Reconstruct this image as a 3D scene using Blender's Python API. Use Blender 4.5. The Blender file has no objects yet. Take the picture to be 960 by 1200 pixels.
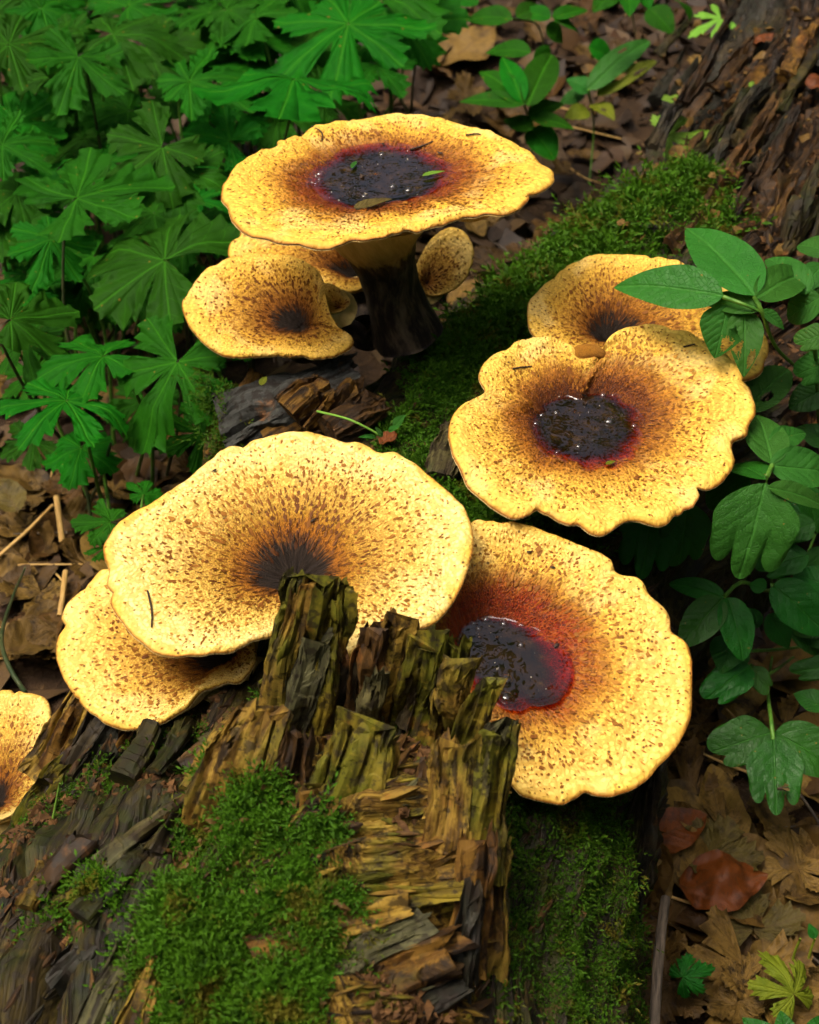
import bpy, math, random
import numpy as np
from mathutils import Vector, Matrix

random.seed(7)
RNG = np.random.default_rng(11)
SC = bpy.context.scene
COL = SC.collection

# ------------------------------------------------------------------ camera, world, sun, exposure
CAM_H = 0.85
PITCH = math.radians(42.0)
FPX = 1648.0                      # focal length in photograph pixels (960 x 1200)
cam_data = bpy.data.cameras.new('camera')
cam = bpy.data.objects.new('camera', cam_data)
COL.objects.link(cam)
cam.location = (0, 0, CAM_H)
cam.rotation_euler = (math.pi / 2 - PITCH, 0, 0)
cam_data.sensor_fit = 'VERTICAL'
cam_data.sensor_height = 36.0
cam_data.lens = 36.0 * FPX / 1200.0
cam_data.clip_start = 0.02
cam_data.clip_end = 400
cam_data.dof.use_dof = True
cam_data.dof.focus_distance = 0.84
cam_data.dof.aperture_fstop = 13.0
SC.camera = cam

SUN_EL, SUN_AZ = math.radians(68), math.radians(-105)   # azimuth from +y towards +x
world = bpy.data.worlds.new('World')
SC.world = world
world.use_nodes = True
wn = world.node_tree
sky = wn.nodes.new('ShaderNodeTexSky')
sky.sky_type = 'NISHITA'
sky.sun_disc = False
sky.sun_elevation = SUN_EL
sky.sun_rotation = SUN_AZ
sky.air_density = 0.4
sky.dust_density = 9.0
sky.ozone_density = 1.0
bg = wn.nodes['Background']
bg.inputs['Strength'].default_value = 0.14
wn.links.new(sky.outputs['Color'], bg.inputs['Color'])
sun_data = bpy.data.lights.new('sun', 'SUN')
sun_data.energy = 1.0
sun_data.angle = math.radians(18)
sun_data.color = (1.0, 0.88, 0.64)
sun = bpy.data.objects.new('sun', sun_data)
COL.objects.link(sun)
_sd = Vector((math.sin(SUN_AZ) * math.cos(SUN_EL), math.cos(SUN_AZ) * math.cos(SUN_EL), math.sin(SUN_EL)))
sun.rotation_euler = _sd.to_track_quat('Z', 'Y').to_euler()
sun.location = (0, 0, 3)

SC.view_settings.view_transform = 'Standard'
SC.view_settings.look = 'None'
SC.view_settings.exposure = 1.08
SC.view_settings.gamma = 1.0
SC.view_settings.use_curve_mapping = False
SC.cycles.max_bounces = 5
SC.cycles.diffuse_bounces = 3
SC.cycles.glossy_bounces = 2
SC.cycles.transparent_max_bounces = 12
SC.cycles.use_denoising = True
SC.cycles.use_adaptive_sampling = True
SC.cycles.adaptive_threshold = 0.03
SC.cycles.sample_clamp_indirect = 6.0

# ------------------------------------------------------------------ where a pixel of the photograph lies at a height
_c, _s = math.cos(PITCH), math.sin(PITCH)
FWD = np.array([0, _c, -_s]); UPV = np.array([0, _s, _c]); RGT = np.array([1.0, 0, 0])
CAMP = np.array([0, 0, CAM_H])


def ray(px, py):
    return FWD + RGT * ((px - 480) / FPX) + UPV * ((600 - py) / FPX)


def W(px, py, z):                 # world point on the horizontal plane z
    d = ray(px, py)
    return CAMP + d * ((z - CAM_H) / d[2])


def onplane(px, py, p0, n):
    d = ray(px, py)
    return CAMP + d * (np.dot(p0 - CAMP, n) / np.dot(d, n))


def depth(p):
    return float(np.dot(np.asarray(p) - CAMP, FWD))


def mpp(p):                       # metres per photograph pixel at a point
    return depth(p) / FPX


def unit(v):
    v = np.asarray(v, float)
    return v / max(np.linalg.norm(v), 1e-9)


# ------------------------------------------------------------------ noise
def _hash(ix, iy, iz, seed):
    h = (ix * 374761393 + iy * 668265263 + iz * 2147483647 + seed * 1274126177) & 0xFFFFFFFF
    h = ((h ^ (h >> 13)) * 1274126177) & 0xFFFFFFFF
    h = ((h ^ (h >> 16)) * 2246822519) & 0xFFFFFFFF
    return ((h ^ (h >> 15)) & 0xFFFFFF) / float(0xFFFFFF)


def vnoise(P, seed=0):
    P = np.asarray(P, float)
    i = np.floor(P).astype(np.int64)
    f = P - i
    u = f * f * (3 - 2 * f)
    r = 0
    for dx in (0, 1):
        wx = u[..., 0] if dx else 1 - u[..., 0]
        for dy in (0, 1):
            wy = u[..., 1] if dy else 1 - u[..., 1]
            for dz in (0, 1):
                wz = u[..., 2] if dz else 1 - u[..., 2]
                r = r + wx * wy * wz * _hash(i[..., 0] + dx, i[..., 1] + dy, i[..., 2] + dz, seed)
    return r * 2 - 1


def fbm(P, seed=0, octv=4, gain=0.5):
    P = np.asarray(P, float)
    a, r, t = 1.0, 0, 0
    for k in range(octv):
        r = r + a * vnoise(P * (2.03 ** k) + 17.3 * k, seed + k)
        t += a
        a *= gain
    return r / t


def sstep(a, b, x):
    t = np.clip((x - a) / (b - a), 0, 1)
    return t * t * (3 - 2 * t)


# ------------------------------------------------------------------ meshes and objects
def make_mesh(name, V, F, mat=None, attrs=None, smooth=True):
    """V (n,3); F an int array (m,k) or a list of such arrays"""
    V = np.asarray(V, np.float32).reshape(-1, 3)
    if isinstance(F, np.ndarray):
        F = [F]
    F = [np.asarray(f, np.int32) for f in F if len(f)]
    loops = np.concatenate([f.ravel() for f in F])
    sizes = np.concatenate([np.full(len(f), f.shape[1], np.int32) for f in F])
    starts = np.concatenate([[0], np.cumsum(sizes)[:-1]]).astype(np.int32)
    me = bpy.data.meshes.new(name)
    me.vertices.add(len(V))
    me.vertices.foreach_set('co', V.ravel())
    me.loops.add(len(loops))
    me.loops.foreach_set('vertex_index', loops)
    me.polygons.add(len(sizes))
    me.polygons.foreach_set('loop_start', starts)
    me.polygons.foreach_set('loop_total', sizes)
    me.polygons.foreach_set('use_smooth', np.full(len(sizes), bool(smooth)))
    for k, a in (attrs or {}).items():
        a = np.asarray(a, np.float32)
        if a.ndim == 2:
            at = me.attributes.new(k, 'FLOAT_VECTOR', 'POINT')
            at.data.foreach_set('vector', a.ravel())
        else:
            at = me.attributes.new(k, 'FLOAT', 'POINT')
            at.data.foreach_set('value', a)
    me.update(calc_edges=True)
    if mat:
        me.materials.append(mat)
    return me


def link(name, me, parent=None):
    o = bpy.data.objects.new(name, me)
    COL.objects.link(o)
    if parent is not None:
        o.parent = parent
        o.matrix_parent_inverse = parent.matrix_basis.inverted()
    return o


def tag(o, label=None, cat=None, group=None, kind=None):
    if label: o['label'] = label
    if cat: o['category'] = cat
    if group: o['group'] = group
    if kind: o['kind'] = kind
    return o


def thing(name, label, cat, loc=(0, 0, 0), group=None):
    o = bpy.data.objects.new(name, None)
    o.empty_display_size = 0.02
    COL.objects.link(o)
    o.location = [float(v) for v in loc]
    return tag(o, label, cat, group)


def gridf(nu, nv, cu=False, cv=False):
    iu = np.arange(nu if cu else nu - 1)
    iv = np.arange(nv if cv else nv - 1)
    A, B = np.meshgrid(iu, iv, indexing='ij')
    A2, B2 = (A + 1) % nu, (B + 1) % nv
    return np.stack([A * nv + B, A2 * nv + B, A2 * nv + B2, A * nv + B2], -1).reshape(-1, 4)


def crom(P, n, closed=False):     # Catmull-Rom through P, n samples evenly by length
    P = np.asarray(P, float)
    if closed:
        Q = np.vstack([P[-1], P, P[0], P[1]])
    else:
        Q = np.vstack([2 * P[0] - P[1], P, 2 * P[-1] - P[-2]])
    out = []
    for i in range(1, len(Q) - 2):
        p0, p1, p2, p3 = Q[i - 1], Q[i], Q[i + 1], Q[i + 2]
        t = np.linspace(0, 1, 24, endpoint=False)[:, None]
        out.append(0.5 * (2 * p1 + (p2 - p0) * t + (2 * p0 - 5 * p1 + 4 * p2 - p3) * t ** 2 + (3 * p1 - p0 - 3 * p2 + p3) * t ** 3))
    out = np.vstack(out + [Q[-2][None]])
    d = np.concatenate([[0], np.cumsum(np.linalg.norm(np.diff(out, axis=0), axis=1))])
    s = np.linspace(0, d[-1], n, endpoint=not closed)
    return np.stack([np.interp(s, d, out[:, k]) for k in range(P.shape[1])], -1)


def tube(path, rad, n=8, k=10, rough=0.0, seed=0, cap=True):
    """vertices, faces, attrs of a tube along a path"""
    C = crom(path, n)
    R = np.interp(np.linspace(0, 1, n), np.linspace(0, 1, len(rad)), rad)
    T = np.gradient(C, axis=0)
    V = np.zeros((n, k, 3)); fib = np.zeros((n, k, 3))
    ref = np.array([0.31, 0.2, 0.93])
    s = 0
    for i in range(n):
        t = unit(T[i])
        a = unit(np.cross(t, ref)) if abs(np.dot(t, ref)) < .97 else unit(np.cross(t, [1, 0, 0]))
        b = np.cross(t, a)
        ang = np.arange(k) * 2 * math.pi / k
        if i: s += np.linalg.norm(C[i] - C[i - 1])
        rr = R[i] * (1 + rough * fbm(np.stack([np.cos(ang) * 2, np.sin(ang) * 2, np.full(k, s / max(R.max(), 1e-4) * .6)], -1), seed))
        V[i] = C[i] + rr[:, None] * (np.cos(ang)[:, None] * a + np.sin(ang)[:, None] * b)
        fib[i] = np.stack([np.full(k, s), np.cos(ang) * R[i], np.sin(ang) * R[i]], -1)
    V = V.reshape(-1, 3); F = [gridf(n, k, cv=True)]
    if cap:
        F.append(np.array([list(range(k))[::-1]])); F.append(np.array([[(n - 1) * k + j for j in range(k)]]))
    return V, F, {'fib': fib.reshape(-1, 3), 'hgt': np.repeat(np.linspace(0, 1, n), k)}


# ------------------------------------------------------------------ materials
class NT:
    def __init__(self, name):
        self.m = bpy.data.materials.new(name)
        self.m.use_nodes = True
        self.t = self.m.node_tree
        self.b = self.t.nodes['Principled BSDF']
        self.out = self.t.nodes['Material Output']

    def put(self, sock, v):
        if isinstance(v, bpy.types.NodeSocket):
            self.t.links.new(v, sock)
        elif v is not None:
            if sock.type == 'RGBA' and len(v) == 3: v = (*v, 1)
            sock.default_value = v

    def n(self, typ, out=0, props=None, **inp):
        nd = self.t.nodes.new('ShaderNode' + typ)
        for k, v in (props or {}).items(): setattr(nd, k, v)
        for k, v in inp.items():
            s = nd.inputs[int(k[1:])] if k[0] == 'i' and k[1:].isdigit() else nd.inputs[k.replace('_', ' ')]
            self.put(s, v)
        return nd.outputs[out]

    def attr(self, name, vec=False):
        nd = self.t.nodes.new('ShaderNodeAttribute'); nd.attribute_name = name
        return nd.outputs['Vector' if vec else 'Fac']

    def math(self, op, a, b=None, c=None, clamp=False):
        nd = self.t.nodes.new('ShaderNodeMath'); nd.operation = op; nd.use_clamp = clamp
        self.put(nd.inputs[0], a)
        if b is not None: self.put(nd.inputs[1], b)
        if c is not None: self.put(nd.inputs[2], c)
        return nd.outputs[0]

    def scale(self, v, s):
        nd = self.t.nodes.new('ShaderNodeVectorMath'); nd.operation = 'MULTIPLY'
        self.put(nd.inputs[0], v); nd.inputs[1].default_value = s if hasattr(s, '__len__') else (s, s, s)
        return nd.outputs[0]

    def vadd(self, v, w):
        nd = self.t.nodes.new('ShaderNodeVectorMath'); nd.operation = 'ADD'
        self.put(nd.inputs[0], v); self.put(nd.inputs[1], w)
        return nd.outputs[0]

    def noise(self, v, s, detail=4, rough=.55, dist=0, col=False):
        nd = self.t.nodes.new('ShaderNodeTexNoise')
        self.put(nd.inputs['Vector'], v); nd.inputs['Scale'].default_value = s
        nd.inputs['Detail'].default_value = detail; nd.inputs['Roughness'].default_value = rough
        nd.inputs['Distortion'].default_value = dist
        return nd.outputs['Color' if col else 'Fac']

    def voro(self, v, s, feature='F1', rnd=1.0, out='Distance'):
        nd = self.t.nodes.new('ShaderNodeTexVoronoi'); nd.feature = feature
        self.put(nd.inputs['Vector'], v); nd.inputs['Scale'].default_value = s
        nd.inputs['Randomness'].default_value = rnd
        return nd.outputs[out]

    def ramp(self, f, stops, interp='LINEAR'):
        nd = self.t.nodes.new('ShaderNodeValToRGB'); e = nd.color_ramp.elements
        nd.color_ramp.interpolation = interp
        while len(e) < len(stops): e.new(0.5)
        for k, (p, c) in enumerate(stops):
            e[k].position = p
            e[k].color = (c, c, c, 1) if not hasattr(c, '__len__') else (*c[:3], 1)
        self.put(nd.inputs[0], f)
        return nd.outputs[0]

    def mix(self, f, a, b, mode='MIX'):
        nd = self.t.nodes.new('ShaderNodeMix'); nd.data_type = 'RGBA'; nd.blend_type = mode
        self.put(nd.inputs[0], f); self.put(nd.inputs[6], a); self.put(nd.inputs[7], b)
        return nd.outputs[2]

    def sstep(self, v, a, b):
        nd = self.t.nodes.new('ShaderNodeMapRange'); nd.interpolation_type = 'SMOOTHSTEP'
        self.put(nd.inputs[0], v); self.put(nd.inputs[1], a); self.put(nd.inputs[2], b)
        return nd.outputs[0]

    def bump(self, h, strength=.5, dist=.002, nrm=None):
        nd = self.t.nodes.new('ShaderNodeBump')
        nd.inputs['Strength'].default_value = strength; nd.inputs['Distance'].default_value = dist
        self.put(nd.inputs['Height'], h)
        if nrm is not None: self.put(nd.inputs['Normal'], nrm)
        return nd.outputs[0]

    def obj(self):
        nd = self.t.nodes.new('ShaderNodeTexCoord'); return nd.outputs['Object']

    def rnd(self):
        nd = self.t.nodes.new('ShaderNodeObjectInfo'); return nd.outputs['Random']

    def fin(self, color, rough=.6, spec=.4, nrm=None):
        self.put(self.b.inputs['Base Color'], color)
        self.put(self.b.inputs['Roughness'], rough)
        self.put(self.b.inputs['Specular IOR Level'], spec)
        if nrm is not None: self.put(self.b.inputs['Normal'], nrm)
        return self.m


def cap_material(name, K=30.0, pit=0.22, pool=False, warm=0.0, dense=1.0, stain=(0.10, 0.006, 0.002), rw=.09):
    t = NT(name)
    pol = t.attr('pol', True); rad = t.attr('rad'); ob = t.obj()
    n1 = t.noise(ob, 45, 2)
    streak = t.noise(t.scale(pol, (30, 30, 2.2)), 1.0, 3, .6)
    sj = t.math('SUBTRACT', streak, .5)
    tj = t.math('ADD', rad, t.math('MULTIPLY', t.math('SUBTRACT', n1, .5), .16))
    ts = t.math('ADD', rad, t.math('ADD', t.math('MULTIPLY', sj, .26), t.math('MULTIPLY', t.math('SUBTRACT', n1, .5), .10)))
    y0, y1, y2 = (.46, .235 - .03 * warm, .022), (.68, .46 - .08 * warm, .085 - .05 * warm), (.80, .61 - .11 * warm, .195 - .125 * warm)
    p1, p2 = pit + .15, max(.66, pit + .24)
    base = t.ramp(tj, [(0, (.24, .09, .008)), (pit + .05, (.34, .14, .010)), (p1, y0), (p2, y1), (.93, y2), (1.0, (.70, .44, .06))])
    ochre = t.ramp(tj, [(0, (.12, .036, .003)), (pit + .1, (.20, .07, .005)), (.62, (.36, .17, .016)), (1.0, (.54, .31, .045))])
    wob = t.scale(t.noise(t.scale(pol, 5), 1.0, 1, col=True), 1.8)
    # pale felted tufts with ochre between them, laid in rings
    pa = t.vadd(t.scale(pol, (K, K, K * 1.35)), wob)
    ring = t.math('SINE', t.math('ADD', t.math('MULTIPLY', rad, 96.0), t.math('MULTIPLY', n1, 18.0)))
    net = t.sstep(t.math('ADD', t.math('ADD', t.voro(pa, 1.0), t.math('MULTIPLY', sj, .3)), t.math('MULTIPLY', ring, .10)), .30, .60)
    # torn brown scales
    pv = t.vadd(t.scale(pol, (K * 1.15, K * 1.15, K * .95)), wob)
    vd = t.t.nodes.new('ShaderNodeTexVoronoi'); t.put(vd.inputs['Vector'], pv); vd.inputs['Scale'].default_value = 1.0
    d, cellr = vd.outputs['Distance'], vd.outputs['Color']
    fray = t.noise(t.scale(pol, (75, 75, 34)), 1.0, 3, .65)
    patch = t.noise(ob, 30, 2, .6)
    ring = t.math('SINE', t.math('ADD', t.math('MULTIPLY', rad, 96.0), t.math('MULTIPLY', n1, 18.0)))
    th = t.ramp(rad, [(0, .66 * dense), (pit + .1, .62 * dense), (.55, .52 * dense), (.78, .40 * dense), (.92, .22 * dense), (1, .15)])
    th = t.math('ADD', th, t.math('MULTIPLY', t.math('SUBTRACT', patch, .5), .80))
    th = t.math('ADD', th, t.math('MULTIPLY', ring, .07))
    dd = t.math('ADD', d, t.math('MULTIPLY', t.math('SUBTRACT', fray, .5), .75))
    sepc = t.n('SeparateColor', 0, None, Color=cellr)
    msk = t.math('MULTIPLY', t.sstep(t.math('SUBTRACT', th, dd), .0, .13), t.math('ADD', t.math('MULTIPLY', sepc, .75), .25))
    fcol = t.ramp(tj, [(pit, (.040, .010, .002)), (pit + .22, (.10, .028, .003)), (.75, (.20, .070, .006)), (1, (.13, .05, .006))])
    c = t.mix(t.math('MULTIPLY', net, .58), base, ochre)
    c = t.mix(t.math('MULTIPLY', msk, .62), c, fcol)
    c = t.mix(t.math('MULTIPLY', t.math('MULTIPLY', t.sstep(patch, .50, .66), t.sstep(rad, .45, .8)), .28), c, (.84, .68, .28))
    # specks
    vs = t.t.nodes.new('ShaderNodeTexVoronoi'); t.put(vs.inputs['Vector'], ob); vs.inputs['Scale'].default_value = 260
    spc = t.n('SeparateColor', 0, None, Color=vs.outputs['Color'])
    spm = t.math('MULTIPLY', t.sstep(vs.outputs['Distance'], .30, .12), t.math('GREATER_THAN', spc, .78))
    c = t.mix(t.math('MULTIPLY', spm, .85), c, (.030, .011, .003))
    org = t.sstep(ts, pit + .19, pit + .03)
    c = t.mix(t.math('MULTIPLY', org, .60 if pool else .45), c, t.mix(msk, (.34, .10, .006), (.09, .02, .002)))
    if pool:
        st_ = t.math('MULTIPLY', t.sstep(t.math('ADD', ts, t.math('MULTIPLY', t.math('SUBTRACT', patch, .5), .30)), pit + rw, pit - .05), .92)
        c = t.mix(t.math('MULTIPLY', st_, t.math('SUBTRACT', 1.0, t.math('MULTIPLY', net, .35))), c, stain)
        c = t.mix(t.math('MULTIPLY', t.math('MULTIPLY', st_, msk), .7), c, (.018, .004, .001))
        drk = t.sstep(ts, pit - .16, pit - .34)
    else:
        drk = t.sstep(ts, pit + .05, pit - .02)
    c = t.mix(drk, c, t.ramp(streak, [(.3, (.008, .005, .004)), (.75, (.034, .021, .012))]))
    scr = t.math('MULTIPLY', t.sstep(t.noise(ob, 21, 4, .7, 1.0), .69, .74), t.sstep(rad, .6, .85))
    c = t.mix(t.math('MULTIPLY', scr, .6), c, (.84, .70, .34))
    edge = t.sstep(t.math('ADD', rad, t.math('MULTIPLY', n1, .02)), .992, 1.012)
    c = t.mix(edge, c, (.22, .075, .006))
    h = t.math('ADD', t.math('MULTIPLY', t.math('SUBTRACT', d, .3), -.8), t.math('MULTIPLY', fray, .35))
    h = t.math('ADD', h, t.math('MULTIPLY', n1, 1.6))
    h = t.math('ADD', h, t.math('MULTIPLY', net, -.28))
    r = t.math('SUBTRACT', .66, t.math('MULTIPLY', org, .22 if pool else 0.0))
    return t.fin(c, r, .22, t.bump(h, .75, .0016))


def scale_material():
    t = NT('torn brown scales')
    r = t.attr('rad'); v = t.attr('var')
    c = t.ramp(r, [(.15, (.030, .009, .002)), (.35, (.075, .022, .003)), (.6, (.15, .048, .005)), (1, (.20, .075, .008))])
    c = t.mix(v, c, t.ramp(r, [(.15, (.07, .02, .003)), (.45, (.27, .10, .010)), (1, (.46, .24, .03))]))
    return t.fin(c, .7, .2)


def pore_material():
    t = NT('pore surface')
    ob = t.obj()
    v = t.voro(ob, 700)
    c = t.mix(t.sstep(v, .2, .5), (.22, .13, .03), (.46, .34, .13))
    c = t.mix(t.sstep(t.noise(ob, 40, 3), .45, .7), c, (.45, .30, .08))
    return t.fin(c, .7, .3, t.bump(v, .4, .0008))


def stem_material():
    t = NT('stem')
    fib = t.attr('fib', True); h = t.attr('hgt')
    n = t.noise(t.scale(fib, (60, 260, 260)), 1.0, 4)
    hh = t.math('ADD', h, t.math('MULTIPLY', t.math('SUBTRACT', n, .5), .25))
    c = t.ramp(hh, [(0, (.016, .010, .008)), (.62, (.022, .014, .009)), (.74, (.05, .028, .010)), (.80, (.34, .23, .06)), (1, (.58, .44, .14))])
    g = t.noise(t.scale(fib, (30, 120, 120)), 1.0, 5, .65)
    c = t.mix(t.sstep(g, .42, .75), c, (.15, .11, .065), 'ADD')
    return t.fin(c, .7, .35, t.bump(n, .7, .0015))


def liquid_material():
    t = NT('dark tea liquid')
    dep = t.attr('dep'); ob = t.obj()
    tr = t.n('BsdfTransparent', 0, None, Color=t.ramp(t.math('MULTIPLY', dep, 60.0), [(0, (.97, .85, .70)), (.10, (.85, .30, .10)), (.30, (.55, .05, .012)), (.60, (.14, .012, .006)), (1, (.03, .007, .004))]))
    h = t.noise(ob, 48, 3, .55)
    nr = t.bump(h, .16, .0020)
    gl = t.n('BsdfGlossy', 0, None, Color=(1, 1, 1), Roughness=.02, Normal=nr)
    fr = t.n('Fresnel', 0, None, IOR=1.52, Normal=nr)
    # drifting film of pale grains
    clump = t.sstep(t.noise(ob, 75, 4, .65, .6), .60, .72)
    grain = t.sstep(t.noise(ob, 620, 2, .6), .56, .66)
    fcol = t.n('BsdfDiffuse', 0, None, Color=(.52, .48, .40))
    body = t.n('BsdfDiffuse', 0, None, Color=t.ramp(t.noise(ob, 90, 3, .6), [(.35, (.004, .003, .002)), (.6, (.016, .008, .003)), (.75, (.05, .026, .006))]))
    inner = t.n('MixShader', 0, None, Fac=t.math('MULTIPLY', t.sstep(dep, .001, .007), .92), i1=tr, i2=body)
    sur = t.n('MixShader', 0, None, Fac=t.math('MULTIPLY', t.math('MULTIPLY', clump, grain), .10), i1=inner, i2=fcol)
    fin = t.n('MixShader', 0, None, Fac=fr, i1=sur, i2=gl)
    t.t.links.new(fin, t.out.inputs['Surface'])
    return t.m


def bubble_material():
    t = NT('bubble film')
    gl = t.n('BsdfGlossy', 0, None, Color=(1, 1, 1), Roughness=.03)
    tr = t.n('BsdfTransparent', 0, None, Color=(.96, .93, .88))
    lw = t.n('LayerWeight', 1, None, Blend=.35)
    f = t.math('ADD', .05, t.math('MULTIPLY', t.math('POWER', lw, 2.0), .6))
    t.t.links.new(t.n('MixShader', 0, None, Fac=f, i1=tr, i2=gl), t.out.inputs['Surface'])
    return t.m


def wood_material(name, pale=(.34, .22, .06), mid=(.16, .085, .022), dark=(.022, .014, .008), algae=(.10, .11, .015), alg=.5, grey=None, gry=.0, wet=.0):
    t = NT(name)
    fib = t.attr('fib', True); ob = t.obj()
    warp = t.noise(ob, 22, 1, .5, col=True)
    fv = t.vadd(fib, t.scale(warp, (.04, .008, .008)))
    f1 = t.noise(t.scale(fv, (22, 300, 300)), 1.0, 3, .62)
    f2 = t.noise(t.scale(fv, (14, 95, 95)), 1.0, 2, .6)
    big = t.noise(ob, 26, 4, .6)
    v = t.math('ADD', t.math('MULTIPLY', f1, .6), t.math('MULTIPLY', f2, .4))
    c = t.ramp(v, [(.34, dark), (.45, mid), (.56, pale), (.70, tuple(min(1, 1.35 * q) for q in pale))])
    am = t.sstep(t.math('ADD', t.math('MULTIPLY', big, .7), t.math('MULTIPLY', f2, .3)), .62 - .25 * alg, .72 - .2 * alg)
    c = t.mix(t.math('MULTIPLY', am, .7), c, t.ramp(f1, [(.3, tuple(.25 * q for q in algae)), (.65, algae)]))
    if grey:
        gm = t.sstep(t.noise(ob, 18, 4, .6), .62 - .3 * gry, .70 - .3 * gry)
        c = t.mix(t.math('MULTIPLY', gm, .85), c, t.ramp(f1, [(.3, tuple(.18 * q for q in grey)), (.65, grey)]))
    org = t.sstep(t.noise(t.vadd(ob, (3.1, 1.7, .4)), 34, 4, .65), .60, .70)
    c = t.mix(t.math('MULTIPLY', org, .55), c, t.ramp(f1, [(.3, (.05, .016, .004)), (.7, (.30, .12, .022))]))
    crack = t.sstep(t.noise(t.scale(fv, (9, 150, 150)), 1.0, 3, .5), .40, .33)
    c = t.mix(t.math('MULTIPLY', crack, .8), c, (.010, .007, .005))
    pitn = t.noise(ob, 150, 3, .65)
    c = t.mix(t.math('MULTIPLY', t.sstep(pitn, .50, .38), .75), c, (.012, .008, .005))
    c = t.mix(t.math('MULTIPLY', t.sstep(pitn, .60, .74), .5), c, tuple(min(1, 1.5 * q) for q in pale))
    h = t.math('ADD', t.math('MULTIPLY', v, 1.2), t.math('MULTIPLY', crack, -.8))
    return t.fin(c, .72 - .3 * wet, .15 + .2 * wet, t.bump(h, 1.0, .0045))


def leaf_material(name, c0=(.012, .085, .010), c1=(.028, .17, .020), vein=(.07, .26, .05), gloss=.42, nsec=8.0, slope=1.1, quilt=.5, rv=.25, spec=.16):
    t = NT(name)
    lp = t.attr('lp', True); ob = t.obj()
    sx = t.n('SeparateXYZ', 0, None, Vector=lp); 
    sep = t.t.nodes.new('ShaderNodeSeparateXYZ'); t.put(sep.inputs[0], lp)
    s, w = sep.outputs[0], t.math('ABSOLUTE', sep.outputs[1])
    lq = t.attr('lq', True)
    n1 = t.noise(lq, 3.0, 2, .6)
    n2 = t.noise(lq, 24, 2, .6)
    ph = t.math('SUBTRACT', t.math('MULTIPLY', s, nsec), t.math('MULTIPLY', w, nsec * slope))
    ph = t.math('ADD', ph, t.math('MULTIPLY', t.math('SUBTRACT', n1, .5), .8))
    tri = t.math('ABSOLUTE', t.math('SUBTRACT', t.math('FRACT', ph), .5))      # 0 at a vein
    sec = t.sstep(tri, .055, .0)
    mainv = t.sstep(w, .020, .004)
    net = t.sstep(t.voro(lq, 26, 'DISTANCE_TO_EDGE'), .10, .0)
    c = t.mix(n1, c0, c1)
    c = t.mix(t.math('MULTIPLY', n2, .25), c, tuple(.45 * q for q in c0))
    hv = t.n('HueSaturation', 0, None, Hue=t.math('ADD', .5 , t.math('MULTIPLY', t.math('SUBTRACT', t.rnd(), .85), .03)), Saturation=1.0, Value=t.math('ADD', 1 - rv, t.math('MULTIPLY', t.rnd(), 2 * rv)), Color=c)
    c = t.mix(t.math('MULTIPLY', sec, .22), hv, vein)
    c = t.mix(t.math('MULTIPLY', mainv, .38), c, vein)
    spk = t.math('MULTIPLY', t.sstep(t.voro(lq, 9), .13, .07), t.math('GREATER_THAN', n1, .54))
    c = t.mix(t.math('MULTIPLY', spk, .8), c, (.22, .13, .02))
    h = t.math('ADD', t.math('MULTIPLY', t.math('POWER', tri, .5), quilt * .6), t.math('MULTIPLY', n2, .25))
    h = t.math('SUBTRACT', h, t.math('MULTIPLY', mainv, .5))
    h = t.math('SUBTRACT', h, t.math('MULTIPLY', net, .13 * quilt * 2))
    nr = t.bump(h, .55, .0022)
    t.fin(c, t.math('ADD', gloss, t.math('MULTIPLY', n2, .25)), spec, nr)
    tl = t.n('BsdfTranslucent', 0, None, Color=t.mix(.5, c, (.08, .30, .02)), Normal=nr)
    ms = t.n('MixShader', 0, None, Fac=.22, i1=t.b.outputs[0], i2=tl)
    t.t.links.new(ms, t.out.inputs['Surface'])
    return t.m


def dead_leaf_material(name, cols, rough=.6):
    t = NT(name)
    lp = t.attr('lp', True); rd = t.rnd()
    sep = t.t.nodes.new('ShaderNodeSeparateXYZ'); t.put(sep.inputs[0], lp)
    s, w = sep.outputs[0], t.math('ABSOLUTE', sep.outputs[1])
    off = t.n('CombineXYZ', 0, None, X=t.math('MULTIPLY', rd, 37.0), Y=t.math('MULTIPLY', rd, 11.0), Z=0.0)
    q = t.vadd(lp, off)
    n1 = t.noise(q, 3.5, 5, .65); n2 = t.noise(q, 22, 4, .65)
    c = t.ramp(rd, [(k / max(1, len(cols) - 1), cc) for k, cc in enumerate(cols)])
    c = t.mix(t.sstep(n1, .45, .7), c, tuple(.4 * v for v in cols[0]))
    c = t.mix(t.math('MULTIPLY', t.sstep(n2, .5, .75), .6), c, (.035, .018, .007))
    ph = t.math('SUBTRACT', t.math('MULTIPLY', s, 8.0), t.math('MULTIPLY', w, 9.0))
    tri = t.math('ABSOLUTE', t.math('SUBTRACT', t.math('FRACT', ph), .5))
    sec = t.sstep(tri, .07, .0)
    mv = t.sstep(w, .025, .006)
    c = t.mix(t.math('MULTIPLY', t.math('MAXIMUM', sec, mv), .35), c, (.05, .025, .01))
    h = t.math('ADD', t.math('MULTIPLY', n2, .6), t.math('MULTIPLY', tri, .4))
    return t.fin(c, rough, .2, t.bump(h, .6, .002))


def plain_material(name, a, b, sc=60, rough=.6, spec=.35, bumpd=.0015, stretch=None):
    t = NT(name)
    v = t.attr('fib', True) if stretch else t.obj()
    if stretch: v = t.scale(v, stretch)
    n = t.noise(v, sc, 4, .6)
    return t.fin(t.mix(t.sstep(n, .3, .7), a, b), rough, spec, t.bump(n, .6, bumpd))


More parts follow.
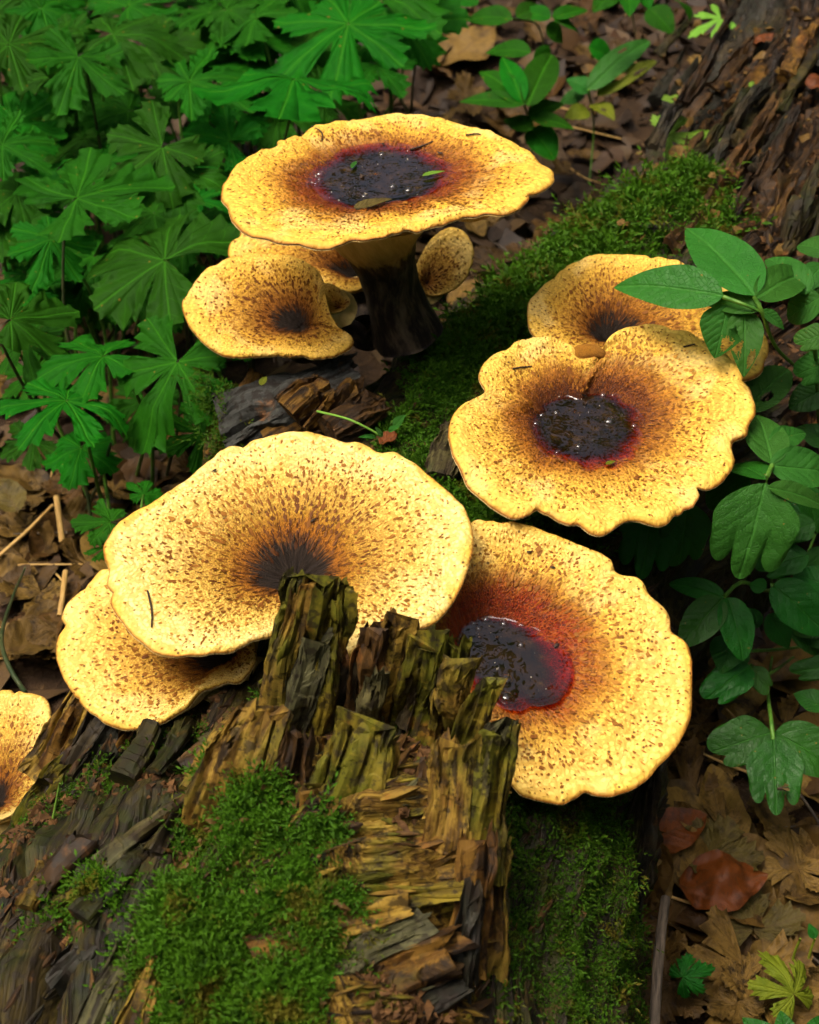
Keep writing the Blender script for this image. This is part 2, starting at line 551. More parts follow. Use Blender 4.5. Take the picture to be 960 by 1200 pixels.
def moss_material(name, a, b, tip):
    t = NT(name)
    h = t.attr('hgt'); r = t.attr('var'); ob = t.obj()
    c = t.mix(r, a, b)
    c = t.mix(t.math('MULTIPLY', h, .7), c, tip)
    dead = t.sstep(t.noise(ob, 38, 4, .6), .54, .66)
    c = t.mix(t.math('MULTIPLY', dead, .7), c, (.12, .075, .010))
    t.fin(c, .6, .12)
    tl = t.n('BsdfTranslucent', 0, None, Color=c)
    ms = t.n('MixShader', 0, None, Fac=.25, i1=t.b.outputs[0], i2=tl)
    t.t.links.new(ms, t.out.inputs['Surface'])
    return t.m


M = {}
M['pore'] = pore_material()
M['stem'] = stem_material()
M['scale'] = scale_material()
M['liquid'] = liquid_material()
M['bubble'] = bubble_material()
M['wood'] = wood_material('rotten ochre wood', pale=(0.2153, 0.1345, 0.0200), mid=(0.0914, 0.0484, 0.0073), dark=(0.0139, 0.0087, 0.0035), algae=(0.0700, 0.0753, 0.0050), alg=.6)
M['wood_olive'] = wood_material('olive wood', pale=(0.1614, 0.1184, 0.0108), mid=(0.0700, 0.0484, 0.0050), dark=(0.0122, 0.0087, 0.0029), algae=(0.0458, 0.0645, 0.0029), alg=.9)
M['wood_grey'] = wood_material('weathered grey wood', pale=(0.0846, 0.0730, 0.0259), mid=(0.0384, 0.0308, 0.0101), algae=(0.0346, 0.0423, 0.0144), alg=.4, grey=(0.0769, 0.0750, 0.0332), gry=.7)
M['wood_dark'] = wood_material('dark wet wood', pale=(0.0384, 0.0288, 0.0130), mid=(0.0173, 0.0123, 0.0058), dark=(0.0062, 0.0050, 0.0028), algae=(0.0154, 0.0211, 0.0029), alg=.3, grey=(0.0192, 0.0200, 0.0130), gry=.6, wet=.3)
M['wood_log'] = wood_material('log side wood', pale=(0.0423, 0.0300, 0.0058), mid=(0.0161, 0.0108, 0.0026), dark=(0.0050, 0.0037, 0.0019), algae=(0.0115, 0.0211, 0.0014), alg=.8, grey=(0.0173, 0.0192, 0.0115), gry=.1, wet=.2)
M['wood_brown'] = wood_material('brown rotten wood', pale=(0.0653, 0.0327, 0.0075), mid=(0.0288, 0.0135, 0.0034), dark=(0.0087, 0.0050, 0.0023), algae=(0.0231, 0.0211, 0.0034), alg=.2, wet=.2)
M['wood_slate'] = wood_material('slate grey wood', pale=(.055, .055, .045), mid=(.026, .026, .022), dark=(.008, .008, .007), algae=(.03, .042, .008), alg=.25, grey=(.05, .052, .046), gry=.9)
M['wood_rot'] = wood_material('dark crumbling wood', pale=(0.0327, 0.0154, 0.0034), mid=(0.0123, 0.0061, 0.0017), dark=(0.0050, 0.0031, 0.0014), algae=(0.0192, 0.0192, 0.0034), alg=.15, grey=(0.0154, 0.0154, 0.0101), gry=.2, wet=.3)
M['wood_orange'] = wood_material('orange brown wood', pale=(0.1269, 0.0653, 0.0101), mid=(0.0577, 0.0250, 0.0040), dark=(0.0124, 0.0068, 0.0028), algae=(0.0384, 0.0384, 0.0043), alg=.3)
M['crumb'] = plain_material('crumbly rot', (.022, .010, .003), (.11, .052, .016), 130, .8, .2)
M['soil'] = None
M['moss_a'] = moss_material('green moss', (0.0051, 0.0306, 0.0017), (0.0255, 0.0935, 0.0034), (0.0850, 0.1997, 0.0068))
M['moss_b'] = moss_material('dark moss', (.005, .026, .001), (.022, .075, .003), (.075, .155, .005))
M['leaf_lobed'] = leaf_material('lobed green leaf', (.0025, .050, .0015), (.008, .125, .0025), (.045, .22, .008), .55, 6.0, .9, .16, .3, .08)
M['leaf_right'] = leaf_material('blue green leaflet', (.010, .085, .007), (.026, .155, .014), (.05, .20, .025), .42, 7.0, 1.0, .8, .18, .20)
M['leaf_dark'] = leaf_material('glossy dark leaflet', (0.0038, 0.0574, 0.0029), (0.0115, 0.1196, 0.0058), (0.0287, 0.1340, 0.0115), .32, 7.0, 1.0, .5, .18, .25)
M['leaf_lime'] = leaf_material('yellow green leaf', (.08, .13, .006), (.18, .23, .010), (.24, .28, .03), .42, 8.0, 1.1, .5)
M['leaf_pale'] = leaf_material('fresh green fallen leaf', (.10, .27, .02), (.16, .36, .035), (.24, .42, .08), .4, 7.0, 1.1, .4)
M['stalk'] = plain_material('green stalk', (.035, .12, .012), (.09, .20, .02), 90, .45)
M['stalk_dark'] = plain_material('dark stalk', (.014, .03, .008), (.05, .055, .018), 90, .5)
M['straw'] = plain_material('dry straw', (.30, .17, .045), (.52, .34, .11), 1.0, .6, .3, .001, (40, 400, 400))
M['twig'] = plain_material('grey brown twig', (.035, .028, .02), (.13, .10, .07), 1.0, .75, .25, .002, (60, 500, 500))
M['dead'] = dead_leaf_material('brown dead leaf', [(0.0260, 0.0130, 0.0021), (0.0780, 0.0416, 0.0070), (0.1755, 0.1066, 0.0211), (0.0390, 0.0169, 0.0026), (0.1040, 0.0624, 0.0117), (0.0546, 0.0234, 0.0035), (0.1430, 0.0832, 0.0152)])
M['dead_tan'] = dead_leaf_material('tan dead leaf', [(0.1178, 0.0651, 0.0119), (0.1550, 0.0930, 0.0188)])
M['dead_red'] = dead_leaf_material('russet dead leaf', [(0.0945, 0.0230, 0.0027), (0.1350, 0.0351, 0.0041)], .5)
M['dead_olive'] = dead_leaf_material('olive dead leaf', [(0.0620, 0.0465, 0.0089), (0.0930, 0.0682, 0.0109)])
M['speck'] = plain_material('dark debris', (.012, .007, .004), (.05, .025, .01), 200, .7)
M['foam'] = plain_material('pale foam', (.22, .19, .14), (.48, .44, .36), 300, .35, .5)

# ------------------------------------------------------------------ ground
def soil_material():
    t = NT('forest soil')
    ob = t.obj()
    n = t.noise(ob, 30, 6, .65); m = t.noise(ob, 160, 4, .6)
    c = t.ramp(n, [(.3, (0.0108, 0.0060, 0.0030)), (.55, (0.0330, 0.0180, 0.0078)), (.8, (0.0600, 0.0348, 0.0150))])
    c = t.mix(t.sstep(m, .5, .75), c, (0.0780, 0.0450, 0.0180))
    return t.fin(c, .9, .2, t.bump(t.math('ADD', n, m), .8, .006))


M['soil'] = soil_material()


def ground_z(x, y):
    p = np.stack([np.asarray(x, float), np.asarray(y, float), np.zeros_like(np.asarray(x, float))], -1)
    near = np.exp(-((p[..., 0] - .1) ** 2 + (p[..., 1] - 1) ** 2) / 9.0)
    return (fbm(p * 3.0, 5, 4) * .022 + fbm(p * 14, 6, 3) * .006) * near - .008


gx = np.concatenate([[-60, -25, -10, -5, -3, -2.2], np.linspace(-1.6, 1.9, 190), [2.4, 3, 5, 10, 25, 60]])
gy = np.concatenate([[-60, -25, -8, -3, -1], np.linspace(-.4, 3.2, 190), [3.8, 5, 8, 14, 28, 60]])
GX, GY = np.meshgrid(gx, gy, indexing='ij')
gv = np.stack([GX, GY, ground_z(GX, GY)], -1).reshape(-1, 3)
ground = link('ground', make_mesh('ground', gv, gridf(len(gx), len(gy)), M['soil']))
tag(ground, 'dark forest soil under the leaf litter', None, None, 'structure')


# ------------------------------------------------------------------ helpers for wood, moss and crumbs
def grid_normals(G):
    du = np.gradient(G, axis=0); dv = np.gradient(G, axis=1)
    n = np.cross(du, dv)
    return n / np.maximum(np.linalg.norm(n, axis=-1, keepdims=True), 1e-9)


def sample(V, F, n, wfn=None, rng=RNG):
    V = np.asarray(V, float)
    A, B, C, D = (V[F[:, k]] for k in range(4))
    nr = np.cross(C - A, D - B)
    area = np.linalg.norm(nr, axis=1) * .5
    cen = (A + B + C + D) / 4
    nn = nr / np.maximum(np.linalg.norm(nr, axis=1, keepdims=True), 1e-12)
    w = area * (wfn(cen, nn) if wfn else 1)
    idx = rng.choice(len(F), n, p=w / w.sum())
    u, v = rng.random((n, 1)), rng.random((n, 1))
    P = (A[idx] * (1 - u) + B[idx] * u) * (1 - v) + (D[idx] * (1 - u) + C[idx] * u) * v
    return P, nn[idx]


def shoots(P, N, size, rng=RNG, K=10, spread=.9):
    """moss: each shoot a little stem of pointed leaflets"""
    n = len(P)
    lump = fbm(P * 55, 88, 3)
    size = size * (.55 + .9 * rng.random(n)) * (1.1 + 1.1 * lump)
    P = P + N * (np.clip(lump, -.3, .6) * .9 * size.mean())[:, None]
    d = N * .75 + np.array([0, 0, .45]) + rng.normal(0, .45, (n, 3))
    d /= np.linalg.norm(d, axis=1, keepdims=True)
    a = np.cross(d, rng.normal(0, 1, (n, 3))); a /= np.linalg.norm(a, axis=1, keepdims=True)
    b = np.cross(d, a)
    bend = rng.normal(0, .35, (n, 3)); bend[:, 2] -= .15
    V = np.zeros((n, K, 4, 3)); H = np.zeros((n, K, 4))
    for k in range(K):
        h = (k + .6) / K
        ang = k * 2.4
        o = a * math.cos(ang) + b * math.sin(ang)
        pos = P + (d * h + bend * h * h * .6) * size[:, None]
        ll = size * (.40 - .18 * h)
        ld = o * spread * (1.05 - .6 * h) + d * (.45 + .5 * h)
        ld /= np.linalg.norm(ld, axis=1, keepdims=True)
        sd = np.cross(ld, d + .01); sd /= np.maximum(np.linalg.norm(sd, axis=1, keepdims=True), 1e-6)
        wd = ll * .17
        V[:, k, 0] = pos
        V[:, k, 1] = pos + ld * (ll * .45)[:, None] + sd * wd[:, None]
        V[:, k, 2] = pos + ld * ll[:, None] - np.array([0, 0, 1]) * (ll * .12)[:, None]
        V[:, k, 3] = pos + ld * (ll * .45)[:, None] - sd * wd[:, None]
        H[:, k, :] = np.array([.0, .4, .6, .4]) * .6 + h * .5
    F = np.arange(n * K * 4).reshape(-1, 4)
    var = np.repeat(np.clip(.5 + 1.3 * fbm(P * 90, 89, 2) + rng.normal(0, .2, n), 0, 1), K * 4)
    return V.reshape(-1, 3), F, {'hgt': np.clip(H.ravel(), 0, 1), 'var': var}


def moss_part(name, P, N, size, mat, parent, K=10):
    V, F, at = shoots(P, N, size, K=K)
    return tag(link(name, make_mesh(name, V, F, mat, at, False), parent), kind='stuff')


def crumbs_part(name, P, N, s0, s1, mat, parent):
    """loose crumbs: small lopsided lumps"""
    base = np.array([[1, 0, 0], [-1, 0, 0], [0, 1, 0], [0, -1, 0], [0, 0, 1], [0, 0, -1]], float)
    tri = np.array([[0, 2, 4], [2, 1, 4], [1, 3, 4], [3, 0, 4], [2, 0, 5], [1, 2, 5], [3, 1, 5], [0, 3, 5]])
    n = len(P)
    sz = s0 + (s1 - s0) * RNG.random((n, 1, 1)) ** 2.2
    V = base[None] * (.5 + RNG.random((n, 6, 1))) * sz * .72
    V *= np.array([1, .8, .6]) * (.5 + RNG.random((n, 1, 3)))
    q = RNG.normal(0, 1, (n, 4)); q /= np.linalg.norm(q, axis=1, keepdims=True)
    w, x, y, z = q.T
    R = np.stack([np.stack([1 - 2 * (y * y + z * z), 2 * (x * y - z * w), 2 * (x * z + y * w)], -1),
                  np.stack([2 * (x * y + z * w), 1 - 2 * (x * x + z * z), 2 * (y * z - x * w)], -1),
                  np.stack([2 * (x * z - y * w), 2 * (y * z + x * w), 1 - 2 * (x * x + y * y)], -1)], 1)
    V = np.einsum('nij,nkj->nki', R, V) + (P + N * s0 * .6)[:, None, :]
    F = (tri[None] + np.arange(n)[:, None, None] * 6).reshape(-1, 3)
    return tag(link(name, make_mesh(name, V.reshape(-1, 3), F, mat, None, False), parent), kind='stuff')


def shards_part(name, P, N, A, l0, l1, mat, parent):
    """loose torn slivers lying along the grain"""
    n = len(P)
    l = (l0 + (l1 - l0) * RNG.random(n) ** 2)[:, None]
    a = A + RNG.normal(0, .28, (n, 3)); a -= N * (np.sum(a * N, 1, keepdims=True) - .18 * RNG.random((n, 1)))
    a /= np.linalg.norm(a, axis=1, keepdims=True)
    s_ = np.cross(N, a); s_ /= np.maximum(np.linalg.norm(s_, axis=1, keepdims=True), 1e-6)
    w = l * RNG.uniform(.05, .16, (n, 1)); t = w * RNG.uniform(.3, .8, (n, 1))
    st = [(-.5, .5, .5), (-.15, 1.1, 1), (.2, .9, .8), (.5, .15, .2)]
    V = np.zeros((n, 16, 3)); fib = np.zeros((n, 16, 3)); o = RNG.uniform(0, 3, (n, 1))
    for i, (u, ws, ts) in enumerate(st):
        j = RNG.normal(0, .12, (n, 1)) * w
        for k, (x, z) in enumerate([(-1, 0), (0, 1), (1, 0), (0, -1)]):
            V[:, i * 4 + k] = P + a * (u * l) + s_ * (x * w * ws + j) + N * (z * t * ts + t * .4)
            fib[:, i * 4 + k] = np.concatenate([u * l + o, x * w + o, z * t], 1)
    f = np.vstack([gridf(4, 4, cv=True), [[3, 2, 1, 0], [12, 13, 14, 15]]])
    F = (f[None] + np.arange(n)[:, None, None] * 16).reshape(-1, 4)
    return tag(link(name, make_mesh(name, V.reshape(-1, 3), F, mat, {'fib': fib.reshape(-1, 3)}, False), parent), kind='stuff')


def blobs_weight(spots):
    """weight from spots (world centre, radius); ragged edge by noise"""
    def fn(c, n):
        w = np.zeros(len(c))
        for p, r in spots:
            d = np.linalg.norm(c - p, axis=1) / r
            w = np.maximum(w, sstep(1.15, .60, d + .85 * fbm(c * 40, 31, 3)))
        return w + 1e-9
    return fn


def plank(name, parent, mat, base, tip, w0, w1, thick, nrm, seed=0, nl=36, k=30, jag=.18, bend=0.0, rough=1.0, fr=300):
    nl, k = int(nl * 1.4), int(k * 1.3)
    base, tip = np.asarray(base, float), np.asarray(tip, float)
    L = np.linalg.norm(tip - base); a = (tip - base) / L
    s = unit(np.cross(a, nrm)); nn = np.cross(s, a)
    ang = np.arange(k) * 2 * math.pi / k
    cx = np.sign(np.cos(ang)) * np.abs(np.cos(ang)) ** .6; cz = np.sign(np.sin(ang)) * np.abs(np.sin(ang)) ** .6
    u = np.linspace(0, 1, nl)[:, None] * np.ones(k)
    so = seed * 7.13
    wid = (w0 + (w1 - w0) * u) * (1 + .34 * fbm(np.stack([u * L * 60, np.sign(np.round(cx, 6)) * 3 + 0 * u, np.full_like(u, so)], -1), seed, 3))
    ac = cx * wid * .5
    end = 1 - jag * 2.6 * fbm(np.stack([ac * 210, np.full_like(u, so), cz * .6 + 0 * u], -1), seed + 3, 4, .65)
    th = thick * (1 - .88 * sstep(.55, 1.0, u)) * (1 + .25 * fbm(np.stack([u * L * 30, ac * 60, np.full_like(u, so)], -1), seed + 5, 2))
    uu = u * (1 + (end - 1) * sstep(.35, 1, u))
    q = np.stack([uu * L * 16, ac * fr, cz * thick * fr * .5 + so + 0 * u], -1)
    dis = ((1 - 2.2 * np.abs(fbm(q * .7, seed + 9, 4))) * .0032 + fbm(q * np.array([1.5, .30, .30]), seed + 12, 3) * .0075) * rough
    crack = sstep(.12, .0, np.abs(fbm(q * np.array([.5, .28, .28]), seed + 15, 2))) * .0075 * rough
    wavy = fbm(np.stack([uu * L * 16, 0 * u + so, 0 * u], -1), seed + 21, 2) * (.003 + .10 * w0)
    lift = fbm(np.stack([uu * L * 22, ac * 25, 0 * u + so], -1), seed + 25, 3) * .005
    chip = np.floor(vnoise(np.stack([uu * L * 40, ac * 90, cz * 1.5 + so + 0 * u], -1), seed + 31) * 2.5) * .0006
    dis = dis + chip * rough
    hz = cz * th * .5 + np.sign(cz) * (dis - crack) * np.abs(cz) + bend * (uu ** 2) * L + lift
    hx = ac + np.sign(cx) * dis * .8 * np.abs(cx) + wavy
    V = base + a * (uu * L)[..., None] + s * hx[..., None] + nn * hz[..., None]
    fib = np.stack([uu * L + so, ac + so * .1, cz * th * .5], -1)
    F = [gridf(nl, k, cv=True), np.array([list(range(k))[::-1]]), np.array([[(nl - 1) * k + j for j in range(k)]])]
    me = make_mesh(name, V.reshape(-1, 3), F, mat, {'fib': fib.reshape(-1, 3)}, False)
    return link(name, me, parent)


# ------------------------------------------------------------------ the rotten log
LOG = np.array([  # x, y, half width left, half width right, top height
    [-.08, -.05, .20, .20, .25], [-.07, .20, .20, .20, .255], [-.06, .45, .19, .195, .25], [.02, .70, .17, .17, .24],
    [.15, .90, .17, .16, .245], [.34, 1.12, .20, .18, .25], [.50, 1.40, .22, .26, .28], [.70, 1.80, .26, .36, .33], [.92, 2.3, .3, .4, .36]])
lg = crom(LOG, 560)
tang = np.gradient(lg[:, :2], axis=0); tang /= np.linalg.norm(tang, axis=1, keepdims=True)
arc = np.concatenate([[0], np.cumsum(np.linalg.norm(np.diff(lg[:, :2], axis=0), axis=1))])
NPH = 170
ph = np.linspace(-.12, math.pi + .12, NPH)
cs = -np.sign(np.cos(ph)) * np.abs(np.cos(ph)) ** .8
sn = np.sign(np.sin(ph)) * np.abs(np.sin(ph)) ** .62
off = np.where(cs[None] < 0, cs[None] * lg[:, 2:3], cs[None] * lg[:, 3:4])
LV = np.zeros((560, NPH, 3))
LV[..., 0] = lg[:, None, 0] + tang[:, None, 1] * off
LV[..., 1] = lg[:, None, 1] - tang[:, None, 0] * off
LV[..., 2] = lg[:, None, 4] * sn[None]
girth = np.linspace(-.3, .3, NPH)[None] * np.ones((560, 1))
S_ = arc[:, None] * np.ones((1, NPH))
nrm = grid_normals(LV); nrm *= np.sign(nrm[280, NPH // 2, 2])
q = np.stack([S_ * 7, girth * 60, np.zeros_like(S_)], -1)
dis = fbm(q, 41, 4) * .013 + fbm(np.stack([S_ * 9, girth * 9, 0 * S_ + 3], -1), 44, 4) * .022 + fbm(np.stack([S_ * 30, girth * 190, 0 * S_], -1), 47, 3) * .0045
dis -= sstep(.10, 0, np.abs(fbm(q * [.6, .5, 1], 52, 2))) * .010
dis = dis * (1 + .9 * sstep(1.0, 1.25, S_) * sstep(-.1, -.06, girth))
# sunken rotten top further up the log, on the right
dis += np.floor(vnoise(np.stack([S_ * 45, girth * 75, 0 * S_], -1), 57) * 2.5) * .0022
LV = LV + nrm * dis[..., None]
LF = gridf(560, NPH)
log = thing('rotten_log', 'long rotting fallen log with mossy flanks that carries the scaly mushrooms', 'log', (0.05, .75, 0))
lfib = np.stack([S_, girth, 0 * S_], -1).reshape(-1, 3)
tm = make_mesh('trunk', LV.reshape(-1, 3), LF, M['wood_log'], {'fib': lfib}, False)
tm.materials.append(M['wood_rot']); tm.materials.append(M['wood_dark'])
_fs, _fg = S_.ravel()[LF].mean(1), girth.ravel()[LF].mean(1)
_j = fbm(np.stack([_fs * 9, _fg * 9, 0 * _fs], -1), 58, 3)
_mi = np.where((_fs + .12 * _j > 1.12), 1, 0); _mi = np.where((_fs > 1.05) & (_fg + .02 * _j < -.095), 2, _mi)
tm.polygons.foreach_set('material_index', _mi.astype(np.int32))
body = link('trunk', tm, log)
LVf = LV.reshape(-1, 3)


def log_top(x, y):                 # height of the log's surface near a point
    d = (LVf[:, 0] - x) ** 2 + (LVf[:, 1] - y) ** 2
    k = np.argpartition(d, 12)[:12]
    return float(LVf[k, 2].max())


def spots(lst):
    return [(W(px, py, z), r) for px, py, z, r in lst]


# moss on the log
far_moss = spots([(735, 225, .26, .085), (800, 225, .26, .045), (690, 270, .25, .08), (650, 310, .25, .07), (600, 350, .24, .06), (630, 245, .2, .04)])
P, N = sample(LVf, LF, 13000, blobs_weight(far_moss))
moss_part('moss', P, N, .016, M['moss_a'], log)
crumbs_part('moss_debris', P[:260] + N[:260] * .009, N[:260], .0015, .006, M['dead_tan'], log)
mid_moss = spots([(520, 450, .25, .035), (480, 480, .25, .03), (550, 530, .25, .03), (610, 440, .25, .035), (530, 380, .25, .04), (450, 400, .25, .025), (560, 380, .25, .045), (535, 415, .25, .035), (505, 400, .25, .035), (600, 400, .25, .04), (500, 515, .25, .035), (580, 440, .25, .03), (545, 590, .24, .04), (600, 600, .24, .04), (470, 450, .25, .02), (590, 610, .24, .05)])
P, N = sample(LVf, LF, 15000, blobs_weight(mid_moss))
moss_part('moss', P, N, .0105, M['moss_a'], log)
side = [(W(640, 1000, .18), .10), (W(620, 1120, .15), .10), (W(620, 980, .20), .07), (W(600, 1080, .17), .07), (W(640, 1150, .12), .07), (W(590, 1180, .15), .06), (W(650, 1060, .15), .05), (W(580, 960, .22), .04), (W(680, 1190, .08), .05), (W(610, 1020, .19), .07), (W(670, 980, .18), .05), (W(700, 1100, .1), .04)]
P, N = sample(LVf, LF, 26000, blobs_weight(side))
moss_part('moss', P, N, .0078, M['moss_b'], log, K=7)
left_moss = spots([(110, 960, .2, .03), (20, 1060, .15, .04), (70, 1020, .18, .03), (215, 880, .23, .02), (180, 900, .22, .03), (40, 1010, .17, .03), (150, 930, .22, .025)])
P, N = sample(LVf, LF, 3800, blobs_weight(left_moss))
moss_part('moss', P, N, .008, M['moss_b'], log)
# crumbs of rot on the log's top
top_rot = spots([(860, 150, .27, .12), (800, 120, .27, .10), (900, 240, .26, .10), (760, 170, .26, .06), (870, 60, .28, .12), (640, 520, .25, .05), (480, 520, .25, .06), (420, 480, .25, .05), (560, 470, .25, .04), (930, 320, .25, .08)])
P, N = sample(LVf, LF, 5000, blobs_weight(top_rot))
crumbs_part('crumbs', P, N, .0012, .007, M['crumb'], log)

UPN = np.array([0, -.35, 1.0])
# the bare dark flank and the fibrous pieces of the upper log
def pk(name, parent, mat, b, t, w0, w1, th, nrm=UPN, strands=None, seed=0, **kw):
    B, T = W(*b), W(*t)
    m = mpp((B + T) / 2)
    ns_ = strands or max(1, int(round(w0 / 48)))
    r = np.random.default_rng(seed)
    a = unit(T - B); s_ = unit(np.cross(a, nrm)); n_ = np.cross(s_, a)
    for i in range(ns_):
        f = (i + .5) / ns_ - .5
        k_ = r.uniform(.80, 1.04) if ns_ > 1 else 1.0
        o0 = s_ * (f * w0 * m) + n_ * (r.normal(0, .10) * th * m); o1 = s_ * (f * w1 * m) + n_ * (r.normal(0, .22) * th * m)
        mt = mat if ns_ == 1 or r.random() < .75 else r.choice(['wood', 'wood_olive', 'wood_dark', 'wood_brown'])
        ww = 1.35 / ns_ if ns_ > 1 else 1.0
        p = plank(name, parent, M[mt], B + o0, B + (T - B) * k_ + o1, w0 * m * ww * r.uniform(.75, 1.2), w1 * m * ww * r.uniform(.5, 1.0), th * m * r.uniform(.55, .95), nrm, seed=seed * 11 + i, **kw)
    return p


sd = 100
for b, t, w0, w1, th, mt in [
    ((800, 205, .245), (880, 95, .262), 12, 8, 12, 'wood_log'), ((815, 215, .245), (895, 100, .262), 10, 6, 12, 'wood_dark'),
    ((850, 215, .250), (905, 120, .265), 22, 14, 14, 'wood_brown'), ((885, 225, .250), (930, 140, .265), 18, 10, 14, 'wood_rot'),
    ((897, 305, .225), (925, 205, .272), 13, 7, 12, 'wood_brown'), ((915, 310, .225), (935, 235, .265), 10, 6, 12, 'wood_log'),
    ((925, 305, .225), (960, 190, .275), 14, 7, 12, 'wood_log'), ((948, 335, .215), (968, 215, .275), 13, 8, 12, 'wood_log'),
    ((885, 330, .225), (905, 260, .255), 12, 8, 12, 'wood_rot'), ((860, 260, .25), (880, 205, .265), 12, 8, 12, 'wood_rot'),
    ((765, 170, .25), (850, 40, .275), 16, 10, 12, 'wood_dark'), ((800, 120, .262), (870, 0, .285), 14, 10, 12, 'wood_rot'),
    ((960, 330, .21), (990, 210, .265), 40, 30, 16, 'wood_dark'), ((910, 345, .21), (935, 290, .235), 20, 14, 12, 'wood_dark'),
    # bark and broken pieces around the middle
    ((380, 500, .245), (430, 455, .262), 60, 48, 46, 'wood_brown'), ((345, 490, .25), (385, 455, .262), 40, 30, 36, 'wood_orange'),
    ((520, 560, .24), (540, 500, .25), 40, 36, 20, 'wood_grey'),
    # right flank
    ((705, 1190, .05), (752, 920, .19), 24, 18, 14, 'wood_log'), 
    ((715, 1220, .02), (768, 900, .19), 30, 24, 20, 'wood_dark'), 
    # left flank
    ((15, 1060, .14), (130, 870, .235), 44, 40, 26, 'wood_dark'), ((0, 1030, .12), (75, 900, .2), 30, 24, 20, 'wood_olive'),
    ((60, 1040, .17), (190, 880, .24), 40, 40, 24, 'wood_log'), ((0, 1090, .14), (70, 1000, .19), 40, 36, 24, 'wood_olive')]:
    sd += 1
    pk('splinter', log, mt, b, t, w0, w1, th, seed=sd, nl=44)

def seat(px, py, z=.2):
    for _ in range(4):
        p = W(px, py, z); z = log_top(p[0], p[1])
    return z


_r = np.random.default_rng(77)
for cnt, (x0, y0, x1, y1), (dx, dy), mats, wr in [(13, (0, 890, 230, 1090), (55, -75), ['wood_dark', 'wood_log', 'wood_olive', 'wood', 'wood_rot'], (12, 26)), (0, (660, 960, 740, 1190), (22, -120), ['wood_log', 'wood_dark', 'wood_olive'], (10, 22)),
                                              (16, (760, 60, 960, 300), (45, -70), ['wood_rot', 'wood_brown', 'wood_dark', 'wood_log', 'wood_orange'], (8, 18))]:
    for i in range(cnt):
        px, py = _r.uniform(x0, x1), _r.uniform(y0, y1)
        f = _r.uniform(.6, 1.3); qx, qy = px + dx * f + _r.normal(0, 6), py + dy * f
        za, zb = seat(px, py), seat(qx, qy)
        if abs(za - zb) > .09: continue
        w_ = _r.uniform(*wr)
        pk('splinter', log, str(_r.choice(mats)), (px, py, za + .001), (qx, qy, zb + .004), w_, w_ * .6, w_ * .5, UPN, strands=1, seed=700 + i + cnt * 40, nl=30, k=22)
Pl = np.array([W(a, b, seat(a, b)) for a, b in zip(_r.uniform(730, 965, 160), _r.uniform(10, 300, 160))])
crumbs_part('leaf_crumbs', Pl, np.tile([0, 0, 1.0], (160, 1)), .003, .011, M['dead_tan'], log)

# ------------------------------------------------------------------ broken stump in front
ctrl = np.array([W(px, py, z) for px, py, z in [
    (340, 800, .262), (420, 800, .262), (500, 815, .262), (560, 870, .262), (480, 850, .25), (420, 900, .284), (320, 890, .286), (520, 930, .292),
    (270, 980, .272), (200, 1080, .262), (330, 1080, .278), (250, 1180, .268), (250, 915, .262), (130, 1020, .243), (20, 1090, .215), (0, 1140, .205),
    (290, 890, .247), (230, 955, .238), (170, 1010, .238), (100, 1130, .222), (540, 1000, .272), (545, 1150, .245), (400, 1190, .265), (500, 1190, .25), (100, 1200, .222),
    (0, 1220, .2), (440, 1040, .28), (280, 850, .248), (300, 1260, .262), (100, 1300, .22), (500, 1300, .24)]])


def tps(C, x, y, lam=1e-5):
    n = len(C)
    U = lambda r2: np.where(r2 > 1e-12, r2 * np.log(np.maximum(r2, 1e-12)), 0)
    K = U((C[:, None, 0] - C[None, :, 0]) ** 2 + (C[:, None, 1] - C[None, :, 1]) ** 2) + lam * np.eye(n)
    Pm = np.c_[np.ones(n), C[:, :2]]
    A = np.block([[K, Pm], [Pm.T, np.zeros((3, 3))]])
    sol = np.linalg.solve(A, np.r_[C[:, 2], 0, 0, 0])
    out = sol[n] + sol[n + 1] * x + sol[n + 2] * y
    for i in range(n):
        out = out + sol[i] * U((x - C[i, 0]) ** 2 + (y - C[i, 1]) ** 2)
    return out


foot = np.array([W(px, py, z)[:2] for px, py, z in [
    (320, 790, .26), (420, 780, .26), (520, 800, .26), (580, 860, .26), (588, 1000, .25), (565, 1150, .24), (560, 1400, .23), (300, 1450, .2), (-60, 1400, .18),
    (-60, 1150, .18), (20, 1085, .21), (130, 1012, .24), (190, 965, .25), (262, 890, .255)]])


def poly_sd(x, y, Pg):             # signed distance, negative inside
    d = np.full(x.shape, 1e9); inside = np.zeros(x.shape, bool)
    for i in range(len(Pg)):
        a, b = Pg[i], Pg[(i + 1) % len(Pg)]
        e = b - a
        t = np.clip(((x - a[0]) * e[0] + (y - a[1]) * e[1]) / np.dot(e, e), 0, 1)
        d = np.minimum(d, np.hypot(x - a[0] - t * e[0], y - a[1] - t * e[1]))
        cond = ((a[1] > y) != (b[1] > y)) & (x < (b[0] - a[0]) * (y - a[1]) / (b[1] - a[1] + 1e-12) + a[0])
        inside ^= cond
    return np.where(inside, -d, d)


